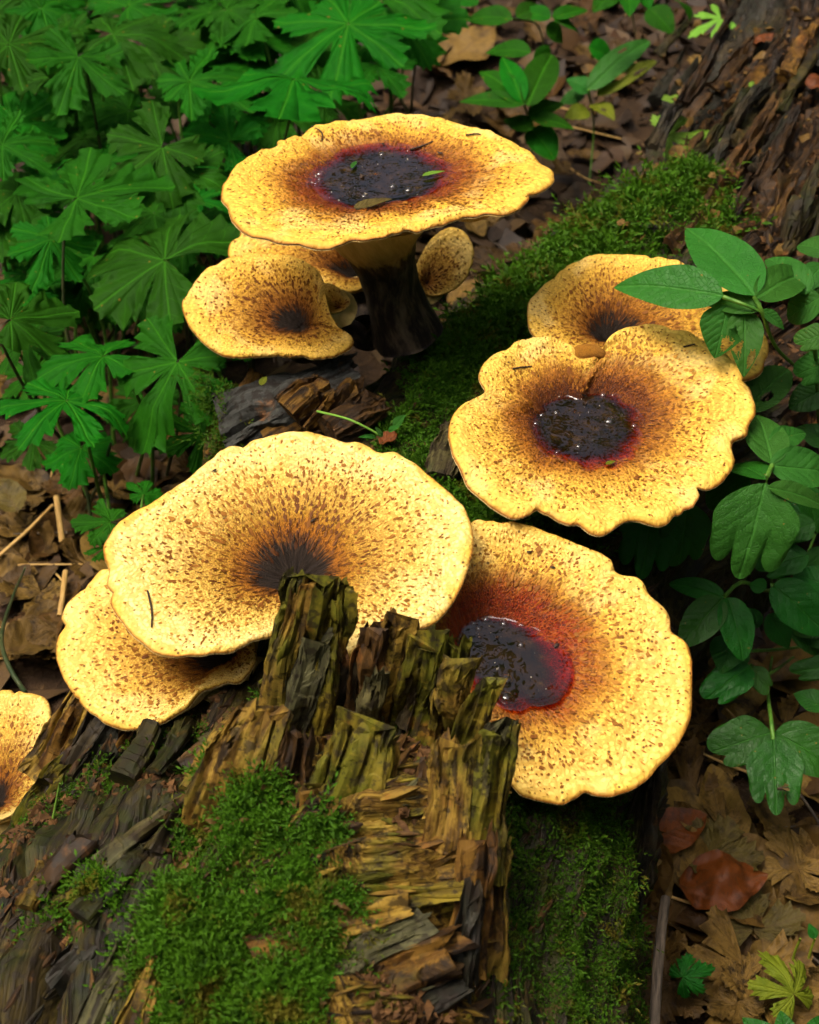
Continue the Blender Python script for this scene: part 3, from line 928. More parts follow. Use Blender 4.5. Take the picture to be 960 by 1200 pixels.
sx = np.linspace(-.32, .12, 400); sy = np.linspace(.10, .55, 400)
SX, SY = np.meshgrid(sx, sy, indexing='ij')
HZ = tps(ctrl, SX, SY)
HZ = np.clip(HZ, .15, .30)
sdv = poly_sd(SX, SY, foot)
fa = math.radians(58)              # fibre direction of the heap, from bottom left to top right
fu, fw = SX * math.cos(fa) + SY * math.sin(fa), -SX * math.sin(fa) + SY * math.cos(fa)
fb2 = math.radians(8)
fu2, fw2 = SX * math.cos(fb2) + SY * math.sin(fb2), -SX * math.sin(fb2) + SY * math.cos(fb2)
mixr = sstep(-.07, -.02, SX) * sstep(.46, .40, SY)
z0 = 0 * SX
d1 = fbm(np.stack([fu * 12, fw * 110, z0], -1), 61, 4); d2 = fbm(np.stack([fu2 * 12, fw2 * 110, z0 + 5], -1), 63, 4)
HZ += (d1 * (1 - mixr) + d2 * mixr) * .018 - (sstep(.14, 0, np.abs(d1)) * (1 - mixr) + sstep(.14, 0, np.abs(d2)) * mixr) * .006 + fbm(np.stack([SX * 40, SY * 40, z0], -1), 66, 3) * .006
HZ = HZ - sstep(-.006, .022, sdv) * .16 - np.clip(sdv, 0, .2) * .8
stump = thing('broken_stump', 'jagged hollow broken stump with splintered ochre wood and a mossy front', 'stump', (-.08, .36, 0))
SVt = np.stack([SX, SY, HZ], -1).reshape(-1, 3)
SF = gridf(400, 400)
sdf = sdv.ravel()
SF = SF[(sdf[SF].min(1) < .045)]
sfib = np.stack([fu * (1 - mixr) + fu2 * mixr, fw * (1 - mixr) + fw2 * mixr, HZ], -1).reshape(-1, 3)
hm = make_mesh('heartwood', SVt, SF, M['wood'], {'fib': sfib}, False)
hm.materials.append(M['wood_rot'])
_cx, _cy = SX.ravel()[SF].mean(1), SY.ravel()[SF].mean(1)
hm.polygons.foreach_set('material_index', (_cx + .03 * fbm(np.stack([_cx * 40, _cy * 40, 0 * _cx], -1), 68, 3) < -.045).astype(np.int32))
link('heartwood', hm, stump)

TOC = np.array([0, -.75, .66])     # faces that look to the camera
sd = 300
for b, t, w0, w1, th, mt, nr, jg in [
    # tall splinter and the broken rear wall
    ((338, 862, .25), (374, 684, .350), 88, 66, 34, 'wood_olive', TOC, .07), ((312, 872, .25), (350, 700, .343), 34, 24, 30, 'wood', TOC, .10), ((372, 860, .25), (386, 720, .33), 34, 30, 30, 'wood_olive', TOC, .16),
    ((345, 850, .262), (366, 760, .315), 52, 44, 36, 'wood_grey', TOC, .2),
    ((418, 850, .252), (440, 742, .325), 44, 38, 26, 'wood_brown', TOC, .16), ((448, 850, .25), (470, 735, .33), 46, 40, 24, 'wood', TOC, .14),
    ((474, 855, .25), (500, 740, .327), 44, 38, 26, 'wood_olive', TOC, .14), ((500, 862, .25), (528, 752, .322), 44, 36, 26, 'wood_olive', TOC, .16),
    ((524, 875, .25), (548, 775, .315), 42, 34, 26, 'wood', TOC, .18), ((545, 890, .25), (570, 805, .308), 40, 32, 26, 'wood_olive', TOC, .2),
    ((556, 930, .255), (586, 842, .305), 44, 34, 30, 'wood_grey', TOC, .2), ((405, 845, .25), (414, 775, .30), 26, 20, 22, 'wood_dark', TOC, .2),
    ((430, 850, .258), (446, 790, .298), 40, 34, 22, 'wood_grey', TOC, .3), ((490, 850, .258), (505, 795, .292), 40, 34, 22, 'wood_dark', TOC, .3),
    # front plates
    ((262, 975, .258), (312, 838, .318), 92, 80, 34, 'wood', TOC, .12), ((318, 985, .262), (340, 860, .312), 46, 34, 30, 'wood_brown', TOC, .2),
    ((392, 985, .266), (428, 855, .318), 84, 66, 34, 'wood_olive', TOC, .12), ((440, 975, .266), (452, 880, .308), 40, 34, 28, 'wood', TOC, .2),
    ((478, 990, .268), (492, 910, .30), 46, 40, 24, 'wood_brown', TOC, .3), ((520, 1010, .268), (540, 872, .318), 74, 66, 30, 'wood', TOC, .12),
    ((560, 1030, .262), (580, 862, .318), 46, 40, 34, 'wood_olive', TOC, .14), ((350, 1000, .27), (362, 930, .295), 40, 30, 24, 'wood_orange', TOC, .2),
    # right wall going down
    ((552, 1215, .19), (578, 1000, .265), 40, 34, 30, 'wood', TOC, .1), ((528, 1220, .21), (552, 1040, .275), 36, 34, 30, 'wood_dark', TOC, .12),
    ((566, 1140, .21), (586, 960, .27), 30, 24, 24, 'wood_grey', TOC, .14), ((540, 1140, .235), (560, 990, .285), 34, 30, 24, 'wood_orange', TOC, .2),
    ((560, 1220, .15), (568, 1120, .21), 30, 30, 24, 'wood_olive', TOC, .2),
    # lying fibres on the front
    ((330, 1022, .278), (560, 978, .285), 34, 30, 22, 'wood_orange', UPN, .06), ((390, 1045, .279), (552, 1012, .283), 30, 26, 20, 'wood', UPN, .08),
    ((392, 1062, .279), (545, 1040, .280), 26, 24, 20, 'wood_olive', UPN, .08), ((350, 1100, .276), (480, 1065, .281), 28, 24, 18, 'wood', UPN, .1),
    ((330, 1150, .272), (500, 1085, .278), 56, 34, 20, 'wood_grey', UPN, .1), ((300, 1185, .268), (520, 1105, .268), 30, 30, 20, 'wood_orange', UPN, .1),
    ((360, 1205, .262), (530, 1130, .262), 36, 34, 20, 'wood_orange', UPN, .1), ((420, 1220, .256), (540, 1150, .256), 30, 30, 20, 'wood_dark', UPN, .1),
    ((270, 1215, .268), (360, 1165, .271), 40, 34, 18, 'wood_dark', UPN, .1), ((300, 1130, .275), (352, 1100, .278), 40, 24, 18, 'wood_orange', UPN, .2),
    ((300, 1005, .276), (330, 985, .28), 34, 28, 16, 'wood_orange', UPN, .3), ((440, 1010, .281), (500, 985, .286), 26, 20, 18, 'wood_olive', UPN, .2),
    # left ridge and plates
    ((-10, 1125, .205), (135, 1012, .252), 24, 20, 26, 'wood_olive', UPN, .05), ((120, 1022, .248), (278, 880, .272), 20, 22, 26, 'wood_grey', UPN, .06),
    ((90, 1245, .232), (150, 1105, .262), 74, 60, 20, 'wood_grey', UPN, .1), ((150, 1240, .244), (190, 1110, .268), 44, 30, 18, 'wood', UPN, .1),
    ((60, 1160, .228), (125, 1085, .245), 34, 30, 18, 'wood_dark', UPN, .2), ((30, 1225, .215), (55, 1120, .232), 40, 30, 18, 'wood_orange', UPN, .2),
    ((215, 900, .25), (262, 860, .262), 30, 24, 20, 'wood_brown', UPN, .2), ((185, 985, .245), (235, 935, .25), 18, 14, 12, 'wood_olive', UPN, .2),
    ((240, 880, .255), (300, 845, .262), 30, 20, 16, 'wood_grey', UPN, .2)]:
    sd += 1
    if nr is UPN and b[0] > 250:
        b, t = (b[0], b[1], b[2] - .006), (t[0], t[1], t[2] - .005)
    pk('splinter', stump, mt, b, t, w0, w1, th, nr, strands=1, seed=sd, nl=56, k=34 if w0 < 50 else 60, jag=jg)

P, N = sample(SVt, SF, 15000, blobs_weight(spots([(270, 985, .275, .045), (320, 1010, .278, .035), (200, 1060, .262, .045), (290, 1080, .275, .05), (240, 1150, .266, .05), (350, 1060, .278, .03), (180, 1120, .255, .035), (240, 1200, .26, .04), (330, 960, .272, .02), (380, 1030, .278, .018)])))
moss_part('moss', P, N, .0085, M['moss_a'], stump)
crumbs_part('moss_debris', P[:420] + N[:420] * .005, N[:420], .001, .0045, M['dead_tan'], stump)
crumbs_part('moss_debris', P[420:700] + N[420:700] * .005, N[420:700], .001, .004, M['dead'], stump)
P, N = sample(SVt, SF, 2600, blobs_weight(spots([(95, 1010, .235, .03), (75, 1050, .23, .03), (120, 1040, .24, .022), (270, 830, .25, .022), (300, 820, .25, .016)])))
moss_part('moss', P, N, .009, M['moss_a'], stump)
P, N = sample(SVt, SF, 9000, blobs_weight(spots([(270, 900, .245, .03), (240, 940, .24, .03), (210, 980, .238, .025), (150, 1000, .24, .03), (480, 850, .25, .03), (520, 880, .255, .02), (430, 870, .255, .02), (60, 1160, .22, .03), (480, 950, .272, .02), (480, 1170, .255, .03), (20, 1180, .21, .05), (170, 1030, .24, .03), (60, 1120, .22, .04), (120, 1090, .235, .03), (40, 1230, .21, .05)])))
crumbs_part('crumbs', P, N, .001, .0065, M['crumb'], stump)
P, N = sample(LVf, LF, 4500, blobs_weight(spots([(150, 920, .21, .06), (60, 1000, .18, .06), (200, 880, .22, .05), (20, 1060, .15, .06), (110, 960, .2, .05)])))
crumbs_part('crumbs', P, N, .001, .006, M['crumb'], log)

def off_moss(c, n):
    return sstep(-.0, .5, fbm(c * 35, 77, 3) + .35)


for mt, cnt in (('wood', 1500), ('wood_olive', 1100), ('wood_brown', 1200), ('wood_grey', 500)):
    P, N = sample(SVt, SF, cnt, off_moss)
    mr = (sstep(-.07, -.02, P[:, 0]) * sstep(.46, .40, P[:, 1]))[:, None]
    A = np.array([math.cos(fa), math.sin(fa), .1]) * (1 - mr) + np.array([1, .15, 0]) * mr
    shards_part('slivers', P, N, A, .004, .028, M[mt], stump)
for mt, cnt in (('wood_log', 1500), ('wood_rot', 2200), ('wood_dark', 900), ('wood_brown', 500)):
    P, N = sample(LVf, LF, cnt, lambda c, n: off_moss(c, n) * (c[:, 1] > .2) * (c[:, 1] < 1.7) * (c[:, 2] > .02))
    N = N * np.sign(N[:, 2:3] + 1e-6)
    A = np.tile([.35, .9, 0.0], (cnt, 1))
    shards_part('slivers', P, N, A, .005, .024, M[mt], log)

# ------------------------------------------------------------------ bark slab on the left and grey chunk behind
slab = thing('bark_slab', 'leaning slab of cracked bark below the left overhanging mushroom', 'bark', W(90, 900, .1))
for i, (b, t, w0, w1, th, mt) in enumerate([((38, 912, .175), (104, 792, .222), 46, 38, 16, 'wood'), ((72, 940, .18), (136, 815, .222), 40, 34, 16, 'wood_dark'),
                                         ((104, 940, .19), (165, 830, .225), 34, 28, 14, 'wood_orange'), ((140, 935, .20), (210, 845, .228), 30, 24, 14, 'wood_brown'), ((58, 900, .185), (96, 812, .228), 22, 14, 10, 'wood_orange'),
                                         ((168, 935, .205), (236, 860, .23), 26, 20, 12, 'wood_log'), ((90, 970, .18), (120, 880, .205), 20, 14, 12, 'wood_olive')]):
    pk('bark_plate', slab, mt, b, t, w0, w1, th, UPN, seed=420 + i, nl=44, jag=.1)
chunk = thing('wood_chunk', 'dark grey weathered chunk of broken wood behind the largest pale mushroom', 'wood', W(320, 470, .15))
for i, (b, t, w0, w1, th, mt, n_) in enumerate([((262, 500, .215), (412, 430, .262), 84, 62, 60, 'wood_slate', (-.15, -.30, 1)), ((262, 540, .185), (300, 440, .248), 46, 40, 60, 'wood_orange', (-.5, -.6, .8)),
                                             ((320, 525, .215), (420, 455, .254), 40, 34, 40, 'wood_orange', (.2, -.6, .8)), ((256, 545, .17), (270, 480, .215), 34, 30, 40, 'wood_olive', (-.5, -.7, .6))]):
    pk('wood_piece', chunk, mt, b, t, w0, w1, th, np.array(n_), strands=1, seed=440 + i, nl=50, k=54, jag=.06, fr=150)
cv = np.array([W(px, py, z) for px, py, z in [(265, 500, .215), (262, 470, .22), (270, 520, .2)]])
P = cv[RNG.integers(0, 3, 420)] + RNG.normal(0, .008, (420, 3)); N = np.tile(unit([-.4, -.5, .7]), (420, 1))
moss_part('moss', P, N, .008, M['moss_b'], chunk)

# ------------------------------------------------------------------ mushrooms
TS = np.concatenate([np.linspace(0.0, .9, 44), [.925, .945, .962, .976, .987, .995, 1.0]])


def mushroom(name, label, rim_px, z, center_px, nrm, pit_px, dep, mat, base=None, thick=.0046, pool_t=None, stem_r=.016, seed=0,
             wave=.002, broad=.45, pitw=.28, stem_top=None, edge=.0022, curl=0.0, foam=0, dens=1.15, scl=.88):
    pit_t = (pool_t + .03) if pool_t else .2
    n = unit(nrm)
    p0 = W(center_px[0], center_px[1], z)
    root_at = base if base is not None else p0 - n * .06
    th_ = thing(name, label, 'mushroom', root_at)
    NT_ = 220
    rp = crom(np.array(rim_px, float), NT_, closed=True)
    rim = np.array([onplane(a, b, p0, n) for a, b in rp])
    c = onplane(pit_px[0], pit_px[1], p0 - n * dep * .75, n) + n * dep * .75
    R = np.linalg.norm(rim - c, axis=1)
    e1 = unit(np.cross(n, [0, 1, 0.2])); e2 = np.cross(n, e1)
    th = np.arctan2((rim - c) @ e2, (rim - c) @ e1)
    meanR = R.mean()

    def prof(t):
        return -dep * (broad * np.clip(1 - t, 0, 1) ** 1.25 + (1 - broad) * np.exp(-(t / pitw) ** 2))
    T = TS[:, None]
    kw_ = 101
    Rs = np.convolve(np.r_[R[-50:], R, R[:50]], np.hanning(kw_ + 2)[1:-1] / np.hanning(kw_ + 2)[1:-1].sum(), 'valid')
    TE = T * ((1 - T) * (R / Rs)[None] + T)
    crn = 1 + .007 * fbm(np.stack([np.cos(th) * 14, np.sin(th) * 14, 0 * th + seed], -1), 80 + seed, 3)
    nk = np.random.default_rng(900 + seed)
    for _ in range(15):
        j_ = nk.integers(0, NT_); dj = np.abs((np.arange(NT_) - j_ + NT_ / 2) % NT_ - NT_ / 2)
        crn = crn - nk.uniform(.006, .034) * np.exp(-(dj / nk.uniform(.8, 2.6)) ** 2)
    rim = c + (rim - c) * crn[:, None]
    rn = R[None] / meanR
    pos = c + T[..., None] * (rim - c)[None]
    cyl = np.stack([np.cos(th)[None] * 1.5 * np.ones_like(T), np.sin(th)[None] * 1.5 * np.ones_like(T), T * 2 * np.ones((1, NT_))], -1)
    wv = fbm(cyl * 1.6 + seed * 3.1, 70 + seed, 3) * wave * 2.4 * T ** 2 + fbm(cyl * 5 + seed, 75 + seed, 3) * .0022 + fbm(cyl * np.array([9, 9, 2]) + seed, 78 + seed, 2) * .0014 * sstep(.75, 1, T)
    wv = wv * min(1.0, (meanR / .085) ** 1.3)
    # folds run inward from notches of the rim
    kap = R - np.convolve(np.r_[R[-12:], R, R[:12]], np.ones(25) / 25, 'valid')
    fold = np.clip(-kap / meanR, 0, .2)[None] * -.10 * sstep(.45, 1.0, T)
    h = prof(TE) + wv + fold * .06 - edge * np.clip((T - .955) / .045, 0, 1) ** 2.2 + curl * T ** 3
    pos = pos + n * h[..., None]
    # pull the rim's roll slightly in so that the silhouette stays round
    V = pos.reshape(-1, 3)
    F = gridf(len(TS), NT_, cv=True)
    pol = np.stack([np.cos(th)[None] * np.ones_like(T), np.sin(th)[None] * np.ones_like(T), np.log(TE * rn + .06)], -1).reshape(-1, 3)
    rad = TE.reshape(-1)
    cap = link('cap', make_mesh('cap', V, F, mat, {'pol': pol, 'rad': rad}), th_)
    # scales: torn tufts in rings, their tips lifted outward
    sr = np.random.default_rng(500 + seed)
    tl_, al_ = [], []
    t_ = pit_t
    while t_ < .985:
        m_ = max(8, int(2 * math.pi * t_ * meanR / (.0037 * (.62 + .5 * t_))))
        a_ = (np.arange(m_) + sr.normal(0, .28, m_) + sr.random()) / m_ * NT_
        tl_.append(np.clip(t_ + sr.normal(0, .0011 / meanR, m_) + .010 * np.sin(a_ / NT_ * 6.283 * 5 + t_ * 30), pit_t * .9, .99)); al_.append(a_ % NT_)
        t_ += (.0025 + .0010 * t_) / meanR
    st, sa_ = np.concatenate(tl_), np.concatenate(al_)
    ti = np.interp(st, TS, np.arange(len(TS)))
    i0 = np.minimum(ti.astype(int), len(TS) - 2); fi = (ti - i0)[:, None]
    j0 = sa_.astype(int) % NT_; j1 = (j0 + 1) % NT_; fj = (sa_ - sa_.astype(int))[:, None]
    g = lambda i, j: pos[i, j]
    Pc = (g(i0, j0) * (1 - fi) + g(i0 + 1, j0) * fi) * (1 - fj) + (g(i0, j1) * (1 - fi) + g(i0 + 1, j1) * fi) * fj
    er = g(i0 + 1, j0) - g(i0, j0); er /= np.maximum(np.linalg.norm(er, axis=1, keepdims=True), 1e-9)
    et = np.cross(n, er); et /= np.linalg.norm(et, axis=1, keepdims=True); en = np.cross(er, et)
    pn = fbm(Pc * 55, 95 + seed, 3)
    pr = np.interp(st, [0, .50, .72, .85, .93, 1], [1.3, 1.2, .95, .60, .28, .10]) + 1.2 * pn
    pr = pr + .50 * np.sin(st * meanR / .0066 * 6.283 + 5 * fbm(Pc * 30, 97 + seed, 2))
    keep = sr.random(len(st)) < pr * dens
    Pc, er, et, en, st, pn = Pc[keep], er[keep], et[keep], en[keep], st[keep], pn[keep]
    m_ = len(Pc)
    ln = (np.interp(st, [0, .3, .7, 1], [.0062, .0048, .0027, .0015]) * np.exp(sr.normal(-.12, .38, m_)) * scl)[:, None]
    wd = (np.interp(st, [0, .3, .7, 1], [.0012, .0017, .0020, .0012]) * np.exp(sr.normal(-.12, .36, m_)) * scl)[:, None]
    K5 = [(-.55, 0, .03), (-.05, -.5, .06), (.38, -.24, .16), (.55, .05, .22), (.34, .26, .16), (-.08, .5, .06), (.02, 0, .17)]
    SV = np.zeros((m_, 7, 3))
    for q_, (a_, b_, h_) in enumerate(K5):
        SV[:, q_] = Pc + er * (ln * (a_ + sr.normal(0, .09, (m_, 1)))) + et * (wd * (b_ + sr.normal(0, .12, (m_, 1)))) + en * (.00012 + h_ * .0046 * np.minimum(wd / .0018, 1.2) * sr.uniform(.5, 1.1, (m_, 1)))
    tr_ = np.array([[0, 6, 1], [1, 6, 2], [2, 6, 3], [3, 6, 4], [4, 6, 5], [5, 6, 0]])[:, ::-1]
    SFc = (tr_[None] + np.arange(m_)[:, None, None] * 7).reshape(-1, 3)
    vr = np.clip(.45 - .9 * pn + sr.normal(0, .3, m_), 0, 1)
    tag(link('scales', make_mesh('scales', SV.reshape(-1, 3), SFc, M['scale'], {'rad': np.repeat(st, 7), 'var': np.repeat(vr, 7)}), cap), kind='stuff')
    # pore side
    tu = np.concatenate([[1.0, .985, .96], np.linspace(.92, .10, 26)])[:, None]
    hu = prof(tu) + np.interp(tu.ravel(), TS, wv.mean(1))[:, None] * 0
    wvu = np.stack([np.interp(tu.ravel(), TS, h[:, j]) for j in range(NT_)], -1)
    tk = thick * (.25 + 2.2 * sstep(0, .25, 1 - tu) + 3.4 * sstep(.45, .95, 1 - tu))
    uv = c + tu[..., None] * (rim - c)[None] + n * (wvu - tk - .0006 * (tu < .999))[..., None]
    link('pores', make_mesh('pores', uv.reshape(-1, 3), gridf(len(tu), NT_, cv=True)[:, ::-1], M['pore']), th_)
    # stem
    if base is not None:
        top = c - n * (dep + thick * 3.0)
        bs = np.asarray(base, float)
        midp = (top + bs) / 2 + np.array([RNG.normal(0, .004), RNG.normal(0, .004), 0])
        Vs, Fs, at = tube([bs, bs * .7 + midp * .3, midp, top * .7 + midp * .3, top, top + n * thick * 2.5], [stem_r * 1.35, stem_r * 1.12, stem_r, stem_r * 1.05, stem_r * 1.35, stem_r * 2.0], 40, 36, .10, seed)
        link('stem', make_mesh('stem', Vs, Fs, M['stem'], at), th_)
    if pool_t:
        G = pos                                         # (T, theta, 3)
        zr = np.array([np.interp(pool_t, TS, G[:, j, 2]) for j in range(NT_)])
        zp = np.sort(zr)[int(NT_ * .35)]
        tt = np.linspace(0, 1, 400)
        shore = np.zeros(NT_)
        for j in range(NT_):
            zz = np.interp(tt, TS, G[:, j, 2])
            k = np.argmax((zz > zp) & (tt > .12)) if np.any((zz > zp) & (tt > .12)) else int(400 * pool_t)
            shore[j] = min(tt[k], pool_t * 1.5)
        shore = np.convolve(np.r_[shore[-30:], shore, shore[:30]], np.ones(61) / 61, 'valid')
        rr = np.linspace(0.02, 1.03, 40)
        PV = np.zeros((40, NT_, 3)); PD = np.zeros((40, NT_))
        for j in range(NT_):
            t_ = rr * shore[j]
            for k in range(3): PV[:, j, k] = np.interp(t_, TS, G[:, j, k])
            PD[:, j] = np.clip(zp - PV[:, j, 2], 0, 1)
            PV[:, j, 2] = zp + .0006 * np.exp(-((1.0 - rr) / .04) ** 2)
        e_ = np.cross(PV[20, 0] - PV[10, 0], PV[20, 5] - PV[10, 0])
        if e_[2] < 0:
            PV = PV[:, ::-1]; PD = PD[:, ::-1]
        pool = link('pool', make_mesh('pool', PV.reshape(-1, 3), [gridf(40, NT_, cv=True), np.array([list(range(NT_))[::-1]])], M['liquid'], {'dep': PD.ravel()}), th_)
        br = np.random.default_rng(40 + seed)
        for _ in range(9):
            jb, ib = br.integers(0, NT_), int(br.random() ** .5 * 36)
            rb = br.uniform(.0012, .0042)
            u_ = np.linspace(0, math.pi / 2 * .98, 8)[:, None]; v_ = np.linspace(0, 6.2832, 20, endpoint=False)[None]
            BV = np.stack([np.cos(u_) * np.cos(v_), np.cos(u_) * np.sin(v_), np.sin(u_) * .62 * np.ones_like(v_)], -1) * rb + PV[ib, jb]
            link('bubble', make_mesh('bubble', BV.reshape(-1, 3), gridf(8, 20, cv=True)[:, ::-1], M['bubble']), pool)
        pool['label'] = 'pool of dark red brown rainwater'
        if foam:
            jj = RNG.integers(0, NT_, foam); ii = (RNG.random(foam) ** .5 * 36).astype(int)
            Pp = PV[ii, jj] + np.array([0, 0, .0001])
            keep = fbm(Pp * 60, 90 + seed, 2) > .05
            Pp = Pp[keep]
            crumbs_part('foam', Pp, np.tile([0, 0, 1.0], (len(Pp), 1)), .0003, .0014, M['foam'], pool)
            jj = RNG.integers(0, NT_, foam // 8); ii = (RNG.random(foam // 8) ** .5 * 36).astype(int)
            crumbs_part('floating_bits', PV[ii, jj], np.tile([0, 0, 1.0], (len(jj), 1)), .0006, .0035, M['speck'], pool)
    th_['_n'] = [float(v) for v in n]
    return th_, dict(c=c, n=n, G=pos, rim=rim)


CM = {
    'A': cap_material('cap scales amber', 30, .50, True, 1.0, 1.0, (.12, .011, .002), .12),
    'B': cap_material('cap scales pale', 32, .225, False, -.35, .80),
    'C': cap_material('cap scales golden', 32, .42, True, .8, 1.08, (.06, .009, .002)),
    'D': cap_material('cap scales red centre', 30, .44, True, .5, .90, (.17, .007, .002), .17),
    'E': cap_material('cap scales tan', 30, .22, False, .3, .9),
    'S': cap_material('cap scales small', 12, .03, False, .6, .8),
    'F': cap_material('cap scales ochre', 28, .24, False, .9, 1.05),
}
CAPS = {}
rimA = [(258, 225), (264, 207), (287, 185), (330, 165), (350, 157), (372, 144), (410, 139), (440, 136), (477, 134), (520, 139), (560, 149), (600, 162), (625, 174), (645, 187), (654, 202), (647, 216), (630, 225), (610, 240), (590, 251), (567, 249), (550, 251), (520, 260), (495, 265), (460, 275), (430, 282), (412, 279), (400, 284), (375, 287), (340, 282), (305, 276), (280, 265), (266, 245)]
CAPS['A'] = mushroom('mushroom', 'tall amber mushroom on a dark stalk holding a red brown pool, highest of all', rimA, .385, (457, 212), (0, .05, 1), (440, 231), .036, CM['A'], base=W(478, 392, .235), pool_t=.50, stem_r=.0205, seed=1, wave=.003, foam=40)
rimB = [(119, 661), (125, 626), (148, 602), (177, 588), (209, 562), (247, 535), (259, 524), (297, 512), (343, 506), (367, 505), (402, 515), (448, 524), (483, 538), (518, 567), (542, 591), (553, 620), (553, 649), (536, 690), (507, 728), (477, 740), (448, 748), (413, 768), (392, 764), (380, 748), (352, 728), (326, 735), (314, 744), (273, 760), (232, 766), (186, 763), (157, 742), (133, 713), (124, 684)]
CAPS['B'] = mushroom('mushroom', 'largest pale yellow mushroom with a dry black centre behind the tall splinter', rimB, .30, (336, 640), (-.02, -.06, 1), (343, 672), .026, CM['B'], base=W(345, 770, .235), stem_r=.02, seed=2, wave=.002, dens=1.15)
rimC = [(526, 500), (530, 485), (542, 470), (568, 458), (562, 445), (562, 432), (575, 415), (600, 402), (635, 396), (660, 399), (676, 407), (692, 411), (708, 402), (717, 390), (740, 379), (770, 377), (805, 385), (835, 400), (860, 420), (875, 445), (885, 475), (884, 500), (875, 512), (860, 520), (862, 540), (850, 560), (830, 571), (816, 571), (819, 583), (805, 600), (775, 615), (747, 610), (730, 615), (705, 626), (680, 620), (650, 606), (629, 598), (620, 603), (600, 605), (575, 590), (550, 565), (535, 540), (527, 520)]
CAPS['C'] = mushroom('mushroom', 'golden lobed mushroom with a notched rim and a black pool beside the green leaves', rimC, .30, (705, 500), (.03, -.12, 1), (672, 502), .036, CM['C'], base=W(690, 560, .22), pool_t=.42, stem_r=.02, seed=3, wave=.003, foam=44)
rimD = [(550, 609), (580, 611), (620, 616), (660, 627), (690, 639), (715, 652), (730, 670), (750, 675), (765, 695), (782, 715), (792, 735), (807, 752), (811, 780), (812, 820), (805, 855), (785, 885), (760, 910), (730, 927), (695, 937), (655, 939), (620, 932), (597, 920), (560, 893), (520, 850), (490, 800), (478, 740), (488, 680), (512, 630)]
CAPS['D'] = mushroom('mushroom', 'round yellow mushroom with a glossy blood red centre leaning over the log side', rimD, .262, (650, 775), (.08, -.20, 1), (562, 762), .034, CM['D'], base=W(600, 870, .19), pool_t=.47, stem_r=.018, seed=4, wave=.002, foam=44)
rimE = [(117, 665), (100, 682), (77, 707), (67, 732), (64, 760), (67, 780), (80, 805), (100, 830), (120, 845), (140, 852), (170, 851), (195, 842), (217, 827), (232, 810), (252, 800), (280, 795), (300, 770), (285, 725), (235, 690), (170, 668), (140, 660)]
CAPS['E'] = mushroom('mushroom', 'tan mushroom tucked under the left rim of the largest pale mushroom', rimE, .256, (160, 765), (-.18, -.16, 1), (268, 768), .020, CM['E'], base=W(285, 800, .22), stem_r=.014, seed=5, wave=.002)
rimF = [(618, 365), (623, 350), (645, 325), (675, 305), (705, 297), (750, 296), (790, 302), (820, 312), (860, 338), (888, 372), (902, 400), (898, 425), (884, 440), (850, 445), (800, 440), (740, 432), (690, 425), (645, 408), (622, 388)]
CAPS['F'] = mushroom('mushroom', 'ochre mushroom half hidden behind the notched golden one and under leaves', rimF, .295, (740, 365), (-.05, -.20, 1), (712, 392), .026, CM['F'], base=W(730, 450, .22), stem_r=.016, seed=6, wave=.003)
rimA2 = [(213, 354), (223, 335), (242, 312), (269, 300), (300, 295), (331, 296), (354, 302), (370, 312), (378, 325), (382, 345), (388, 366), (398, 384), (412, 394), (413, 404), (393, 416), (370, 419), (331, 414), (273, 416), (246, 406), (227, 389), (216, 370)]
CAPS['A2'] = mushroom('mushroom', 'amber fan shaped mushroom with dark centre on the grey wood chunk', rimA2, .288, (310, 358), (-.12, -.34, 1), (350, 376), .026, CM['F'], base=W(375, 400, .235), stem_r=.014, seed=7, wave=.003, pitw=.36, broad=.6)
rimA4 = [(268, 300), (270, 283), (285, 268), (310, 262), (380, 258), (425, 264), (448, 280), (452, 305), (440, 328), (422, 340), (400, 342), (370, 330), (325, 312), (288, 305)]
CAPS['A4'] = mushroom('mushroom', 'shaded ochre mushroom directly underneath the tall amber cap', rimA4, .272, (370, 300), (-.02, -.45, 1), (418, 322), .030, CM['F'], base=W(430, 390, .235), stem_r=.012, seed=8, wave=.003)
rimA3 = [(490, 305), (505, 280), (525, 266), (542, 269), (553, 283), (556, 300), (550, 320), (538, 335), (520, 345), (505, 347), (490, 338), (484, 322)]
CAPS['A3'] = mushroom('mushroom', 'small upright ochre mushroom behind the dark stalk', rimA3, .262, (522, 306), (.05, -.75, .75), (500, 332), .004, CM['S'], base=W(490, 372, .22), stem_r=.008, seed=9, thick=.004, wave=.002, scl=.7)
rimA5 = [(373, 347), (378, 332), (392, 333), (406, 344), (411, 355), (402, 364), (388, 368), (376, 366)]
CAPS['A5'] = mushroom('mushroom', 'tiny curled ochre mushroom squeezed between the fan mushroom and the dark stalk', rimA5, .290, (392, 350), (.25, -.7, .7), (398, 360), .003, CM['S'], base=W(418, 392, .235), stem_r=.007, seed=10, thick=.004, wave=.001, scl=.6, dens=.5)
rimG = [(-75, 870), (-45, 825), (-10, 808), (30, 809), (54, 818), (62, 850), (55, 900), (40, 935), (15, 955), (-25, 962), (-60, 945), (-80, 910)]
CAPS['G'] = mushroom('mushroom', 'pale mushroom cut by the left edge of the picture beyond the bark slab', rimG, .15, (-10, 885), (.05, -.2, 1), (-5, 945), .018, CM['E'], base=W(-5, 985, .02), stem_r=.014, seed=11, wave=.002)
